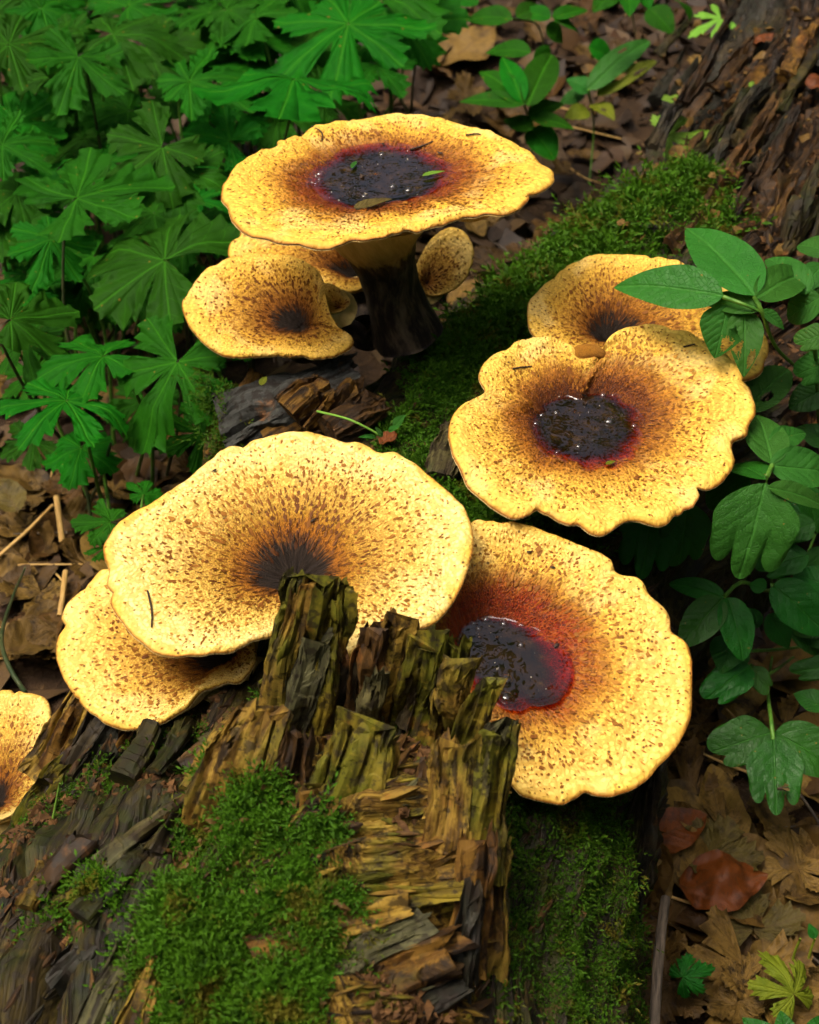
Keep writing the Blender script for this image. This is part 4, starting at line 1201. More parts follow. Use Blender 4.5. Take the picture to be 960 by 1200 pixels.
# the little folded lobe in the notch of the golden cap
nub = CAPS['C'][0]
n_ = CAPS['C'][1]['n']
Pn = onplane(689, 409, CAPS['C'][1]['c'], n_)
u_ = np.linspace(0, math.pi, 14)[:, None]; v_ = np.linspace(0, 2 * math.pi, 24, endpoint=False)[None]
NV = np.stack([np.sin(u_) * np.cos(v_) * .0125, np.sin(u_) * np.sin(v_) * .0065, np.cos(u_) * .0046 - .003 * (np.sin(u_) * np.cos(v_)) ** 2], -1)
NV = NV + fbm(NV * 300, 7, 2)[..., None] * .0007 + Pn - n_ * .002
link('folded_lobe', make_mesh('folded_lobe', NV.reshape(-1, 3), gridf(14, 24, cv=True), CM['C'], {'pol': (NV - Pn).reshape(-1, 3) * 60, 'rad': np.full(14 * 24, .55)}), nub)


def cap_point(key, px, py):        # the spot on a cap's upper side seen at a pixel
    G = CAPS[key][1]['G'].reshape(-1, 3)
    d = G - CAMP
    zc = d @ FWD
    u = 480 + FPX * (d @ RGT) / zc; v = 600 - FPX * (d @ UPV) / zc
    k = np.argmin((u - px) ** 2 + (v - py) ** 2)
    return G[k]


# ------------------------------------------------------------------ leaves
def palmate_mesh(seed, lobes, mat, droop=.22, fold=.30, holes=0):
    """a lobed toothed leaf, unit length, stalk at the origin, main lobe along +x"""
    r = np.random.default_rng(seed)
    side = [(.40, .50), (.50, .68), (.59, .98), (.68, 1.30), (.69, .82), (.76, .76), (.855, 1.02), (.855, .52), (.90, .38), (.965, .50), (.955, .18), (1.0, 0)]
    out, inf = [], []
    nl_ = len(lobes)
    for i, (al, L, Wd) in enumerate(lobes):
        al = math.radians(al + r.normal(0, 3.5)); L = L * (1 + r.normal(0, .11))
        pts = []
        for sgn in (-1, 1):
            sd_ = [(s * (1 + r.normal(0, .018)), w * (1 + r.normal(0, .08))) for s, w in side]
            if sgn == 1: sd_ = sd_[::-1][1:]
            pts += [(s * L, sgn * w * Wd) for s, w in sd_]
        ca, sa = math.cos(al), math.sin(al)
        for s, w in pts:
            out.append((s * ca - w * sa, s * sa + w * ca)); inf.append((s, w, i))
        if i < nl_ - 1:
            al2 = math.radians((lobes[i][0] + lobes[i + 1][0]) / 2)
            rr = .24 * min(L, lobes[i + 1][1]) * (1 + r.normal(0, .1))
            da = math.radians(abs(lobes[i + 1][0] - lobes[i][0]) / 2)
            out.append((rr * math.cos(al2), rr * math.sin(al2))); inf.append((rr * math.cos(da), rr * math.sin(da), i))
    out, inf = np.array(out), np.array(inf)
    an_, ra_ = np.unwrap(np.arctan2(out[:, 1], out[:, 0])), np.linalg.norm(out, axis=1)
    an_ = np.maximum.accumulate(an_ + np.arange(len(an_)) * 1e-4)
    out = np.stack([ra_ * np.cos(an_), ra_ * np.sin(an_)], -1)
    tt = np.array([.02, .14, .28, .42, .56, .70, .84, .93, 1.0])
    P = tt[:, None, None] * out[None]
    s, w = tt[:, None] * inf[None, :, 0], np.abs(tt[:, None] * inf[None, :, 1])
    rr = np.linalg.norm(P, axis=-1)
    z = fold * np.minimum(w, .12) - droop * rr ** 2.0 + .14 * fbm(np.stack([P[..., 0] * 2, P[..., 1] * 2, 0 * rr + seed], -1), seed, 2) * rr * 2
    V = np.concatenate([P, z[..., None]], -1).reshape(-1, 3)
    n = len(out)
    F = gridf(len(tt), n)
    lp = np.stack([s, w, np.repeat(inf[None, :, 2], len(tt), 0)], -1).reshape(-1, 3)
    return make_mesh('lobed_leaf', V, F, mat, {'lp': lp, 'lq': np.c_[P.reshape(-1, 2), np.full(len(V), seed * 3.3)]})


LB7 = [(-148, .52, .18), (-99, .80, .19), (-49, .92, .19), (0, 1.08, .21), (49, .92, .19), (99, .80, .19), (148, .52, .18)]
LB5 = [(-122, .76, .29), (-61, .92, .31), (0, 1.06, .33), (61, .92, .31), (122, .76, .29)]
PALM = [palmate_mesh(k + 3, LB7 if k % 3 == 1 else LB5, M['leaf_lobed'], .12 + .05 * (k % 3), .10) for k in range(9)]


def place(o, origin, xdir, nrm, scale):
    x = unit(xdir); n = unit(np.asarray(nrm, float)); y = unit(np.cross(n, x)); n2 = np.cross(x, y)
    m = Matrix(((x[0], y[0], n2[0], origin[0]), (x[1], y[1], n2[1], origin[1]), (x[2], y[2], n2[2], origin[2]), (0, 0, 0, 1)))
    o.matrix_basis = m @ Matrix.Diagonal((scale, scale, scale, 1))


def add_palm(plant, px, py, size, ang, z, foot, k, tilt=.0):
    o = W(px, py, z)
    a = math.radians(ang)
    # a direction on the screen laid down on the leaf's own plane
    nrm = unit(np.array([RNG.normal(0, .22), -.25 + tilt + RNG.normal(0, .18), 1]))
    tip = onplane(px + math.cos(a) * 40, py - math.sin(a) * 40, o, nrm)
    xd = unit(tip - o)
    e = np.linalg.norm(tip - o) / 40                       # metres per screen pixel in that direction
    sc = size * mpp(o) * 1.08 * RNG.uniform(.85, 1.15)
    lf = bpy.data.objects.new('leaf', PALM[k % 9]); COL.objects.link(lf)
    lf.parent = plant
    place(lf, o, xd, nrm, sc)
    lf.matrix_parent_inverse = Matrix.Translation(plant.location).inverted()
    f = np.asarray(foot, float)
    mid = (f + o) / 2 + np.array([RNG.normal(0, .012), RNG.normal(0, .012), .01]) - xd * .02
    V, F, at = tube([f, mid, o - xd * .012 - np.array([0, 0, .01]), o], [.0022, .0018, .0014, .0011], 20, 8)
    link('leaf_stalk', make_mesh('leaf_stalk', V, F, M['stalk'] if (k % 3) else M['stalk_dark'], at), plant)


def foot_at(px, py, z, dx=0, dy=0):
    o = W(px, py, z)
    x, y = o[0] + dx, o[1] + dy
    return np.array([x, y, float(ground_z(np.array([x]), np.array([y]))[0]) - .005])


LEFT = [  # label, leaves (px, py, size, screen direction, height)
    ('big toothed leaf plant arching right above the tallest mushroom', [(345, 93, 118, -130, .30)]),
    ('toothed leaf plant at the top beyond the big arching leaf', [(408, 28, 105, -100, .27), (300, 22, 70, 160, .24)]),
    ('lobed plant with three star leaves between the top left corner and the tall mushroom', [(190, 172, 66, 215, .26), (222, 96, 66, 10, .25), (150, 130, 60, 190, .20)]),
    ('lobed plant with two drooping leaves a little below the top left corner', [(92, 66, 62, -115, .28), (78, 40, 40, 100, .27)]),
    ('rounded lobed plant at the top left with leaf pointing right', [(132, 40, 66, -5, .28), (150, 8, 62, 30, .24)]),
    ('lobed plant filling the top left corner', [(10, 52, 70, 10, .29), (48, 10, 72, -20, .26), (-10, 20, 60, -60, .26)]),
    ('lobed plant half cut by the left edge above the broad one', [(2, 170, 66, 10, .26), (20, 225, 60, 215, .22)]),
    ('broad lobed plant midway between the left edge and the tall mushroom', [(90, 232, 92, 20, .27), (60, 280, 66, 250, .22)]),
    ('lobed plant with one leaf pointing left beside the fan mushroom', [(193, 305, 96, 165, .255)]),
    ('lobed plant at the left edge with leaf spreading right', [(12, 375, 82, 15, .245), (30, 400, 70, -20, .2)]),
    ('lobed plant left of the star leaf that touches the fan mushroom', [(121, 418, 66, 190, .225)]),
    ('star shaped lobed leaf plant touching the fan mushroom rim', [(208, 424, 78, -120, .235)]),
    ('lowest star shaped lobed leaf plant above the litter', [(78, 470, 76, 215, .22), (95, 525, 52, 250, .14), (40, 515, 40, 200, .12)]),
    ('small lobed seedling half hidden behind the grey wood chunk', [(238, 508, 52, 200, .15), (252, 480, 40, 120, .14)]),
    ('small lobed seedling peeping out left of the largest mushroom', [(130, 612, 36, 175, .19), (128, 640, 28, 225, .18), (168, 580, 22, 70, .19)]),
]
kk = 0
for lab, lv in LEFT:
    f0 = foot_at(lv[0][0], lv[0][1], lv[0][4], RNG.normal(0, .02), .03 + RNG.normal(0, .02))
    pl = thing('lobed_plant', lab, 'plant', f0, 'lobed leaf plants behind the log')
    for (px, py, sz, an, z) in lv:
        f = f0 if (px, py) == lv[0][:2] else f0 * .5 + foot_at(px, py, z) * .5
        f = np.array([f[0], f[1], f0[2]])
        add_palm(pl, px, py, sz, an, z, f, kk); kk += 1
# lower storey of the same plants, seen in the gaps
FILL = [(60, 130, 70, 200, .16), (20, 110, 60, -20, .17), (130, 100, 60, 250, .15), (250, 60, 70, 230, .17), (200, 30, 70, 20, .17), (270, 130, 60, 250, .15), (250, 190, 62, 190, .15),
        (230, 235, 70, 20, .17), (150, 215, 60, 60, .15), (60, 180, 60, 120, .15), (30, 320, 60, -60, .14), (130, 335, 56, 250, .12), (255, 330, 60, 200, .13), (70, 350, 50, 30, .12),
        (165, 370, 50, 60, .12), (250, 275, 60, 90, .16), (360, 40, 60, 100, .2), (330, 130, 60, 250, .15), (440, 75, 50, -40, .18), (185, 75, 60, 100, .17), (280, 5, 70, 60, .2),
        (100, 5, 70, 100, .22), (220, 0, 70, 80, .22), (340, -10, 80, 60, .24), (440, -10, 80, -20, .24), (20, -10, 80, 60, .24), (150, 270, 50, 20, .14), (110, 160, 56, 10, .17), (40, 440, 46, 160, .12), (170, 470, 44, 250, .11), (215, 345, 56, -60, .15), (255, 400, 46, -30, .14), (60, 90, 60, 60, .22), (170, 55, 60, -60, .22), (245, 15, 66, 200, .23), (290, 75, 60, 200, .2), (270, 165, 56, 160, .19), (120, 190, 60, -30, .2), (50, 215, 60, 140, .2), (15, 145, 60, 40, .22), (180, 250, 56, 220, .18), (215, 270, 50, -20, .19), (110, 300, 54, 200, .17), (25, 345, 56, 60, .17), (310, 50, 60, 120, .22), (380, 110, 50, -30, .18), (200, 120, 56, 60, .2), (90, 110, 50, -60, .2), (250, 110, 60, -20, .2), (160, 160, 50, 100, .18), (470, 20, 60, -60, .2), (150, 350, 50, -40, .15), (60, 250, 60, 180, .19), (5, 255, 60, -30, .2)]
for _i in range(26):
    FILL.append((float(RNG.uniform(-5, 300)), float(RNG.uniform(-10, 330)), float(RNG.uniform(40, 62)), float(RNG.uniform(0, 360)), float(RNG.uniform(.12, .25))))
for _i in range(8):
    FILL.append((float(RNG.uniform(280, 500)), float(RNG.uniform(-15, 60)), float(RNG.uniform(40, 60)), float(RNG.uniform(0, 360)), float(RNG.uniform(.14, .25))))
spot_words = ['under the top left leaves', 'in the dense green at the left']
for i, (px, py, sz, an, z) in enumerate(FILL):
    f0 = foot_at(px, py, z, RNG.normal(0, .03), .03)
    pl = thing('lobed_plant', 'low shaded lobed leaf in the gaps below the taller lobed plants', 'plant', f0, 'shaded low leaves under the lobed plants')
    add_palm(pl, px, py, sz, an, z, f0, kk + 3); kk += 1


def leaflet_mesh(mat, base, tip, width, nrm, kind='ovate', bend=.10, cup=.18, seed=0, holes=(), twist=0.0):
    base, tip = np.asarray(base, float), np.asarray(tip, float)
    r = np.random.default_rng(seed)
    L = np.linalg.norm(tip - base); a = (tip - base) / L
    s_ = unit(np.cross(nrm, a)); nn = np.cross(a, s_)
    ns, nw = 34, 33
    x = np.linspace(0, 1, ns)[:, None] * np.ones(nw); v = np.linspace(-1, 1, nw)[None] * np.ones((ns, 1))
    av = np.abs(v)
    if kind == 'ovate':
        wf = np.sin(np.pi * np.clip(x, 0, 1) ** .80) ** .75 * (1 - .35 * x); ln = 1 - 0 * v
    elif kind == 'oblong':
        wf = np.sin(np.pi * np.clip(x, 0, 1) ** .85) ** .55 * (1 - .12 * x); ln = 1 - 0 * v
    else:
        n1 = .16 if kind == 'lobed3' else .13
        vn = .42 if kind == 'lobed3' else .12
        if kind == 'lobed3':
            ln = np.maximum(.70 + .30 * np.sqrt(np.clip(1 - (av / .37) ** 2, 0, 1)) - (av > .37) * .7, .52 + .34 * np.sqrt(np.clip(1 - ((av - .68) / .36) ** 2, 0, 1)) - (av < .32) * .5)
        else:
            ln = np.maximum(.58 + .42 * np.sqrt(np.clip(1 - ((v + .30) / .72) ** 2, 0, 1)) - (v > .34) * .6, .50 + .36 * np.sqrt(np.clip(1 - ((v - .62) / .40) ** 2, 0, 1)) - (v < .22) * .5)
        wf = (np.sin(np.pi * .5 * np.clip(x * 1.8, 0, 1)) ** .7) * (1 - .10 * sstep(.55, 1.0, x))
    jit = 1 + .03 * fbm(np.stack([x * 9, np.sign(v) * 4, 0 * x + seed], -1), seed, 3) * av
    X = x * ln * L; Y = v * .5 * width * wf * jit
    z = bend * L * (4 * x * (1 - x)) * .6 - bend * L * x ** 2 * .4 + cup * np.abs(Y) + .05 * width * fbm(np.stack([X / L * 3, Y / width * 3, 0 * x + seed * 1.7], -1), seed + 4, 3) + twist * Y * x
    z += .004 * width * np.sin((x * 8 - av * 3.2) * 6.283) * av * (1 - av) * 2
    V = base + a * X[..., None] + s_ * Y[..., None] + nn * z[..., None]
    F = gridf(ns, nw)
    if holes:
        cx = (x.ravel()[F].mean(1)); cv_ = v.ravel()[F].mean(1)
        keep = np.ones(len(F), bool)
        for hx, hv, hr in holes:
            dd = np.hypot((cx - hx), (cv_ - hv) * .5) / hr
            keep &= dd + .5 * fbm(np.stack([cx * 14, cv_ * 10, 0 * cx + seed], -1), seed, 2) > 1
        F = F[keep]
    lp = np.stack([x * ln, Y / L, 0 * x + seed], -1)
    return make_mesh('leaflet', V.reshape(-1, 3), F, mat, {'lp': lp.reshape(-1, 3), 'lq': np.stack([X / L, Y / L, 0 * x + seed * 1.3], -1).reshape(-1, 3)})


def leaflet_plant(label, group, lst, stalks, footp, mat, name='leaflet_plant', mats=None, smat='stalk'):
    pl = thing(name, label, 'plant', footp, group)
    for i, (b, t, w, kind, *ex) in enumerate(lst):
        kw = dict(ex[0]) if ex else {}
        B, T = W(*b), W(*t)
        m_ = M[kw.pop('mat', mat)]
        nr = kw.pop('nrm', (RNG.normal(0, .12), -.45 + RNG.normal(0, .1), 1))
        me = leaflet_mesh(m_, B, T, w * mpp((B + T) / 2), np.array(nr, float), kind, seed=int(RNG.integers(1, 9999)), **kw)
        link('leaflet', me, pl)
    for st in stalks:
        pts = [W(*p) if len(p) == 3 else None for p in st]
        V, F, at = tube(pts, [.0015, .0012, .0009], 22, 8)
        link('stalk', make_mesh('stalk', V, F, M[smat], at), pl)
    return pl


GR = 'leaflet plants right of the log'
leaflet_plant('grey green leaflet plant hanging over the half hidden ochre mushroom', GR, [
    ((884, 348, .355), (804, 262, .352), 84, 'ovate', dict(bend=.06)), ((848, 348, .352), (718, 334, .338), 68, 'ovate', dict(bend=.12)),
    ((886, 350, .355), (944, 318, .34), 48, 'oblong'), ((945, 345, .34), (900, 300, .345), 46, 'oblong', dict(bend=.14)),
    ((893, 362, .350), (818, 352, .337), 38, 'ovate', dict(bend=.1)), ((852, 358, .345), (838, 420, .318), 66, 'ovate', dict(holes=[(.72, .45, .15)])),
    ((872, 362, .345), (872, 442, .315), 50, 'ovate', dict(holes=[(.5, -.6, .2), (.75, .55, .14)])), ((893, 364, .348), (920, 386, .335), 20, 'ovate'),
    ((962, 348, .34), (922, 374, .318), 44, 'oblong'), ((978, 425, .30), (930, 440, .285), 44, 'lobed2'), ((980, 300, .34), (935, 285, .335), 40, 'oblong'), ((975, 392, .335), (930, 402, .325), 34, 'lobed2'), ((958, 335, .335), (958, 372, .315), 36, 'ovate'), ((965, 310, .34), (930, 350, .33), 36, 'ovate')],
    [[(884, 348, .355), (893, 366, .348), (912, 410, .31), (955, 446, .25)], [(955, 408, .325), (957, 440, .27), (962, 560, .12)], [(848, 348, .352), (870, 356, .353), (893, 366, .348)], [(955, 446, .25), (960, 500, .18), (968, 640, .03)]], foot_at(968, 640, .03), 'leaf_right')
leaflet_plant('puckered grey green leaflet plant at the right rim of the notched golden mushroom', GR, [
    ((872, 482, .265), (926, 430, .270), 50, 'oblong', dict(holes=[(.35, -.35, .10)])), ((905, 545, .285), (886, 482, .28), 58, 'ovate'), ((902, 520, .285), (946, 506, .276), 34, 'ovate'),
    ((902, 546, .285), (978, 556, .27), 54, 'oblong'), ((897, 566, .29), (866, 680, .235), 100, 'lobed3', dict(bend=.10, cup=.10)), ((898, 562, .285), (850, 545, .262), 46, 'ovate', dict(mat='leaf_dark')),
    ((900, 572, .29), (978, 598, .262), 36, 'ovate'), ((880, 560, .262), (826, 590, .235), 60, 'oblong', dict(mat='leaf_dark'))],
    [[(905, 545, .285), (898, 566, .29), (900, 600, .20), (905, 700, .08)]], foot_at(905, 700, .08), 'leaf_right')
leaflet_plant('dark leaflet plant hanging below the notched golden mushroom', GR, [
    ((764, 592, .225), (752, 678, .195), 72, 'lobed3'), ((806, 588, .23), (796, 665, .198), 60, 'lobed2'), ((720, 596, .222), (700, 650, .20), 60, 'ovate'), ((650, 600, .225), (700, 636, .21), 50, 'ovate')],
    [[(764, 592, .225), (790, 580, .21), (830, 620, .10)]], foot_at(830, 620, .10), 'leaf_dark')
leaflet_plant('dark trifoliate plant right of the round red centred mushroom', GR, [
    ((849, 699, .175), (784, 683, .172), 28, 'oblong'), ((846, 701, .175), (797, 757, .155), 46, 'oblong'), ((852, 700, .175), (872, 774, .15), 46, 'oblong'), ((858, 745, .135), (845, 790, .12), 50, 'ovate')],
    [[(849, 699, .175), (870, 682, .17), (905, 690, .12), (930, 640, .05)]], foot_at(930, 640, .05), 'leaf_dark')
leaflet_plant('dark many leaved plant at the right edge behind the trifoliate one', GR, [
    ((905, 685, .165), (968, 742, .14), 58, 'oblong'), ((898, 690, .165), (878, 684, .162), 24, 'ovate'), ((948, 650, .17), (886, 668, .16), 42, 'lobed2'), ((955, 612, .19), (914, 628, .18), 36, 'lobed2'),
    ((960, 640, .15), (958, 690, .13), 44, 'ovate'), ((925, 735, .11), (968, 760, .09), 50, 'oblong'), ((900, 720, .12), (925, 760, .1), 40, 'ovate'), ((985, 780, .10), (926, 788, .095), 30, 'lobed2'), ((990, 750, .10), (940, 752, .10), 40, 'ovate'),
    ((940, 570, .20), (960, 625, .17), 46, 'ovate'), ((968, 455, .25), (925, 478, .24), 40, 'oblong'), ((972, 520, .22), (934, 500, .225), 38, 'ovate'), ((955, 600, .16), (905, 606, .15), 40, 'lobed2'), ((975, 690, .15), (930, 672, .15), 42, 'oblong'), ((965, 720, .12), (930, 742, .11), 40, 'oblong'), ((890, 735, .10), (862, 712, .10), 34, 'ovate'), ((968, 830, .09), (930, 812, .09), 36, 'ovate'), ((870, 660, .11), (840, 640, .10), 40, 'ovate'), ((930, 600, .14), (900, 640, .12), 44, 'ovate')],
    [[(905, 685, .165), (925, 700, .12), (950, 640, .08), (965, 600, .06)], [(840, 762, .09), (900, 762, .08), (965, 755, .06)]], foot_at(965, 640, .03), 'leaf_dark')
leaflet_plant('wet glossy leaflet pair on a thin stalk above the three lobed leaflet', GR, [
    ((880, 780, .12), (826, 820, .11), 46, 'lobed2'), ((880, 782, .12), (902, 812, .112), 26, 'lobed2'), ((876, 778, .122), (850, 752, .12), 30, 'ovate')],
    [[(880, 780, .12), (900, 790, .10), (930, 770, .04)]], foot_at(930, 770, .03), 'leaf_dark')
PR = leaflet_plant('bright three leaflet plant with a fly, low over the brown litter', GR, [
    ((904, 858, .105), (832, 882, .095), 58, 'lobed2', dict(bend=.05, cup=.05)), ((906, 866, .105), (910, 955, .085), 66, 'lobed3', dict(bend=.05, cup=.05)), ((908, 858, .105), (988, 905, .09), 64, 'oblong', dict(bend=.05))],
    [[(906, 866, .105), (904, 845, .11), (900, 806, .08), (905, 770, .02)]], foot_at(905, 770, .02), 'leaf_dark')
leaflet_plant('leaf tips poking in at the bottom right corner', GR, [
    ((915, 1235, .06), (870, 1192, .062), 40, 'ovate'), ((925, 1235, .06), (915, 1184, .07), 40, 'ovate'), ((950, 1235, .06), (965, 1188, .062), 40, 'ovate')],
    [[(925, 1235, .06), (930, 1250, .03), (935, 1260, .0)]], foot_at(935, 1260, .0), 'leaf_dark')

GT = 'leaflet plants beyond the tall mushroom'
leaflet_plant('broad bright leaflet plant standing behind the right rim of the tall mushroom', GT, [
    ((614, 122, .16), (538, 118, .155), 30, 'ovate'), ((614, 121, .16), (562, 82, .17), 40, 'ovate'), ((612, 120, .162), (588, 64, .18), 34, 'ovate'), ((618, 124, .16), (648, 60, .175), 42, 'oblong'),
    ((622, 138, .14), (674, 150, .13), 26, 'ovate'), ((620, 136, .14), (662, 120, .14), 30, 'ovate'), ((624, 152, .13), (590, 140, .13), 34, 'ovate'), ((622, 150, .12), (650, 186, .10), 40, 'oblong')],
    [[(614, 122, .16), (622, 150, .10), (624, 200, .0)]], foot_at(624, 200, 0), 'leaf_lobed')
leaflet_plant('leaflet plant at the top behind the broad bright one', GT, [
    ((622, 62, .18), (568, 60, .17), 34, 'ovate'), ((628, 58, .18), (640, 78, .16), 34, 'oblong'), ((600, 22, .2), (545, 22, .19), 36, 'ovate'), ((605, 20, .2), (640, 8, .2), 30, 'ovate'), ((648, 22, .2), (690, 10, .2), 26, 'ovate'),
    ((650, 24, .2), (680, 38, .18), 34, 'ovate'), ((645, 22, .2), (610, 12, .2), 28, 'ovate'), ((640, 30, .19), (660, 50, .17), 30, 'ovate'), ((560, 6, .2), (520, -6, .2), 30, 'ovate')],
    [[(600, 22, .2), (630, 30, .16), (640, 70, .0)]], foot_at(640, 70, 0), 'leaf_lobed')
leaflet_plant('leaflet plant cut by the top edge beside the dark log flank', GT, [
    ((720, -10, .24), (695, 14, .23), 34, 'ovate'), ((735, -12, .24), (738, 18, .23), 34, 'ovate'), ((750, -12, .24), (762, 10, .23), 30, 'ovate'), ((780, -5, .2), (810, 20, .15), 40, 'ovate'), ((760, 10, .12), (790, 40, .1), 40, 'ovate'), ((690, 55, .12), (720, 70, .1), 34, 'ovate')],
    [[(735, -12, .24), (740, 10, .14), (745, 40, .0)]], foot_at(745, 40, 0), 'leaf_lobed')
leaflet_plant('yellow green ragged insect eaten plant against the dark log flank', GT, [
    ((690, 105, .14), (762, 44, .17), 34, 'oblong', dict(holes=[(.6, .5, .07)])), ((692, 108, .13), (664, 92, .14), 30, 'ovate'), ((700, 112, .13), (770, 70, .16), 22, 'oblong', dict(mat='leaf_lime', holes=[(.4, .3, .12), (.7, -.4, .12)])),
    ((690, 130, .11), (662, 138, .11), 30, 'ovate', dict(mat='leaf_lime')), ((695, 122, .12), (720, 140, .12), 30, 'ovate', dict(mat='leaf_lime', holes=[(.5, 0, .1)])), ((685, 112, .12), (655, 120, .11), 26, 'ovate')],
    [[(690, 105, .14), (696, 150, .06), (690, 220, .0)]], foot_at(690, 220, 0), 'leaf_right')

# ------------------------------------------------------------------ leaf litter
def dead_mesh(seed, kind, mat, crumple=.16):
    r = np.random.default_rng(seed)
    if kind == 'maple':
        lob = [(-118, .70, .20), (-58, .92, .34), (0, 1.0, .34), (58, .92, .34), (118, .70, .28)]
        me = palmate_mesh(seed + 50, lob, mat, 0.0, .1)
        n = len(me.vertices); co = np.zeros(n * 3, np.float32); me.vertices.foreach_get('co', co); V = co.reshape(-1, 3).astype(float)
        V *= .55; V[:, 0] -= .1
    else:
        ns, nw = 22, 11
        x = np.linspace(0, 1, ns)[:, None] * np.ones(nw); v = np.linspace(-1, 1, nw)[None] * np.ones((ns, 1))
        wf = np.sin(np.pi * x ** .85) ** .7
        jit = 1 + .12 * fbm(np.stack([x * 7, np.sign(v) * 4, 0 * x + seed], -1), seed, 3) * np.abs(v)
        V = np.stack([x - .5, v * (.26 + .1 * r.random()) * wf * jit, 0 * x], -1).reshape(-1, 3)
        lp = np.stack([x, v * .26 * wf, 0 * x], -1).reshape(-1, 3)
        me = make_mesh('dead_leaf', V, gridf(ns, nw), mat, {'lp': lp})
    curl = r.uniform(-.5, .9); fold = r.uniform(-.1, .5)
    z = crumple * fbm(np.c_[V[:, :2] * 3.2, np.full(len(V), seed * 2.7)], seed, 4) + curl * .35 * V[:, 0] ** 2 + fold * np.abs(V[:, 1]) + .35 * max(curl, .2) * V[:, 1] ** 2
    V[:, 2] = z - np.median(z)
    me.vertices.foreach_set('co', V.astype(np.float32).ravel()); me.update()
    return me


DEAD = [dead_mesh(k, 'maple' if k % 5 < 2 else 'oval', M['dead']) for k in range(14)]
REG = [  # share, pixel polygon box of open litter, label, group
    (62, (0, 490, 235, 800), 'crumpled brown dead leaf in the litter left of the log', 'dead leaves left of the log'),
    (78, (745, 790, 970, 1210), 'brown dead leaf in the litter at the right foot of the log', 'dead leaves right of the log'),
    (50, (490, 20, 720, 330), 'blurred brown dead leaf in the litter beyond the tall mushroom', 'dead leaves beyond the tall mushroom'),
    (38, (0, 300, 260, 500), 'shaded dead leaf on the ground beneath the lobed plants', 'dead leaves under the lobed plants')]
gid = 0
for cnt, (x0, y0, x1, y1), lab, grp in REG:
    for i in range(cnt):
        p = W(RNG.uniform(x0, x1), RNG.uniform(y0, y1), 0.0)
        o = link('dead_leaf', DEAD[int(RNG.integers(0, 14))])
        tag(o, lab, 'dead leaf', grp)
        sc = RNG.uniform(.034, .068)
        a = RNG.uniform(0, 6.283)
        nr = unit([RNG.normal(0, .22), -.1 + RNG.normal(0, .22), 1])
        z = float(ground_z(np.array([p[0]]), np.array([p[1]]))[0]) + .008 + RNG.uniform(0, .02)
        xd = unit(np.cross([math.cos(a), math.sin(a), 0], nr))
        place(o, (p[0], p[1], z), xd, nr, sc)
# small broken pieces everywhere
n = 9000
fx = RNG.uniform(-1.3, 1.5, n); fy = RNG.uniform(.05, 3.1, n)
uu, vv = np.meshgrid([-1, 0, 1.0], [-.55, 0, .55], indexing='ij')
base9 = np.stack([uu.ravel(), vv.ravel(), 0 * uu.ravel()], -1)
sz = RNG.uniform(.006, .024, (n, 1, 1))
loc = base9[None] * (1 + RNG.normal(0, .28, (n, 9, 3))) * np.array([1, 1, 0])
loc = loc + np.stack([0 * loc[..., 0], 0 * loc[..., 0], RNG.normal(0, .22, (n, 9)) + RNG.uniform(-.3, .6, (n, 1)) * loc[..., 1] ** 2], -1)
loc = loc * sz
aa = RNG.uniform(0, 6.283, n); tx = RNG.normal(0, .3, n); ty = RNG.normal(0, .3, n)
ca, sa = np.cos(aa)[:, None], np.sin(aa)[:, None]
X = loc[..., 0] * ca - loc[..., 1] * sa; Y = loc[..., 0] * sa + loc[..., 1] * ca
Z = loc[..., 2] + X * tx[:, None] + Y * ty[:, None] + (ground_z(fx, fy) + RNG.uniform(.002, .014, n))[:, None]
FV = np.stack([X + fx[:, None], Y + fy[:, None], Z], -1).reshape(-1, 3)
FF = (gridf(3, 3)[None] + np.arange(n)[:, None, None] * 9).reshape(-1, 4)


def frag_material():
    t = NT('broken litter')
    r = t.attr('var'); ob = t.obj()
    c = t.ramp(r, [(0, (0.0112, 0.0050, 0.0015)), (.3, (0.0149, 0.0068, 0.0015)), (.6, (0.0341, 0.0167, 0.0035)), (.82, (0.0744, 0.0409, 0.0089)), (1, (0.0372, 0.0124, 0.0025))])
    nn = t.noise(ob, 180, 4, .6)
    c = t.mix(t.math('MULTIPLY', t.sstep(nn, .45, .7), .6), c, (.03, .015, .006))
    return t.fin(c, .65, .35, t.bump(nn, .5, .002))


lit = link('leaf_litter', make_mesh('leaf_litter', FV, FF, frag_material(), {'var': np.repeat(RNG.random(n), 9)}))
tag(lit, 'layer of small broken brown leaf pieces on the soil', 'leaf litter', None, 'stuff')


def lay(name, me, px, py, z, sc, ang, label, cat, group=None, nrm=(0, -.12, 1)):
    o = link(name, me); tag(o, label, cat, group)
    p = W(px, py, z); a = math.radians(ang)
    t = onplane(px + 30 * math.cos(a), py - 30 * math.sin(a), p, unit(nrm))
    place(o, p, t - p, nrm, sc * mpp(p))
    return o


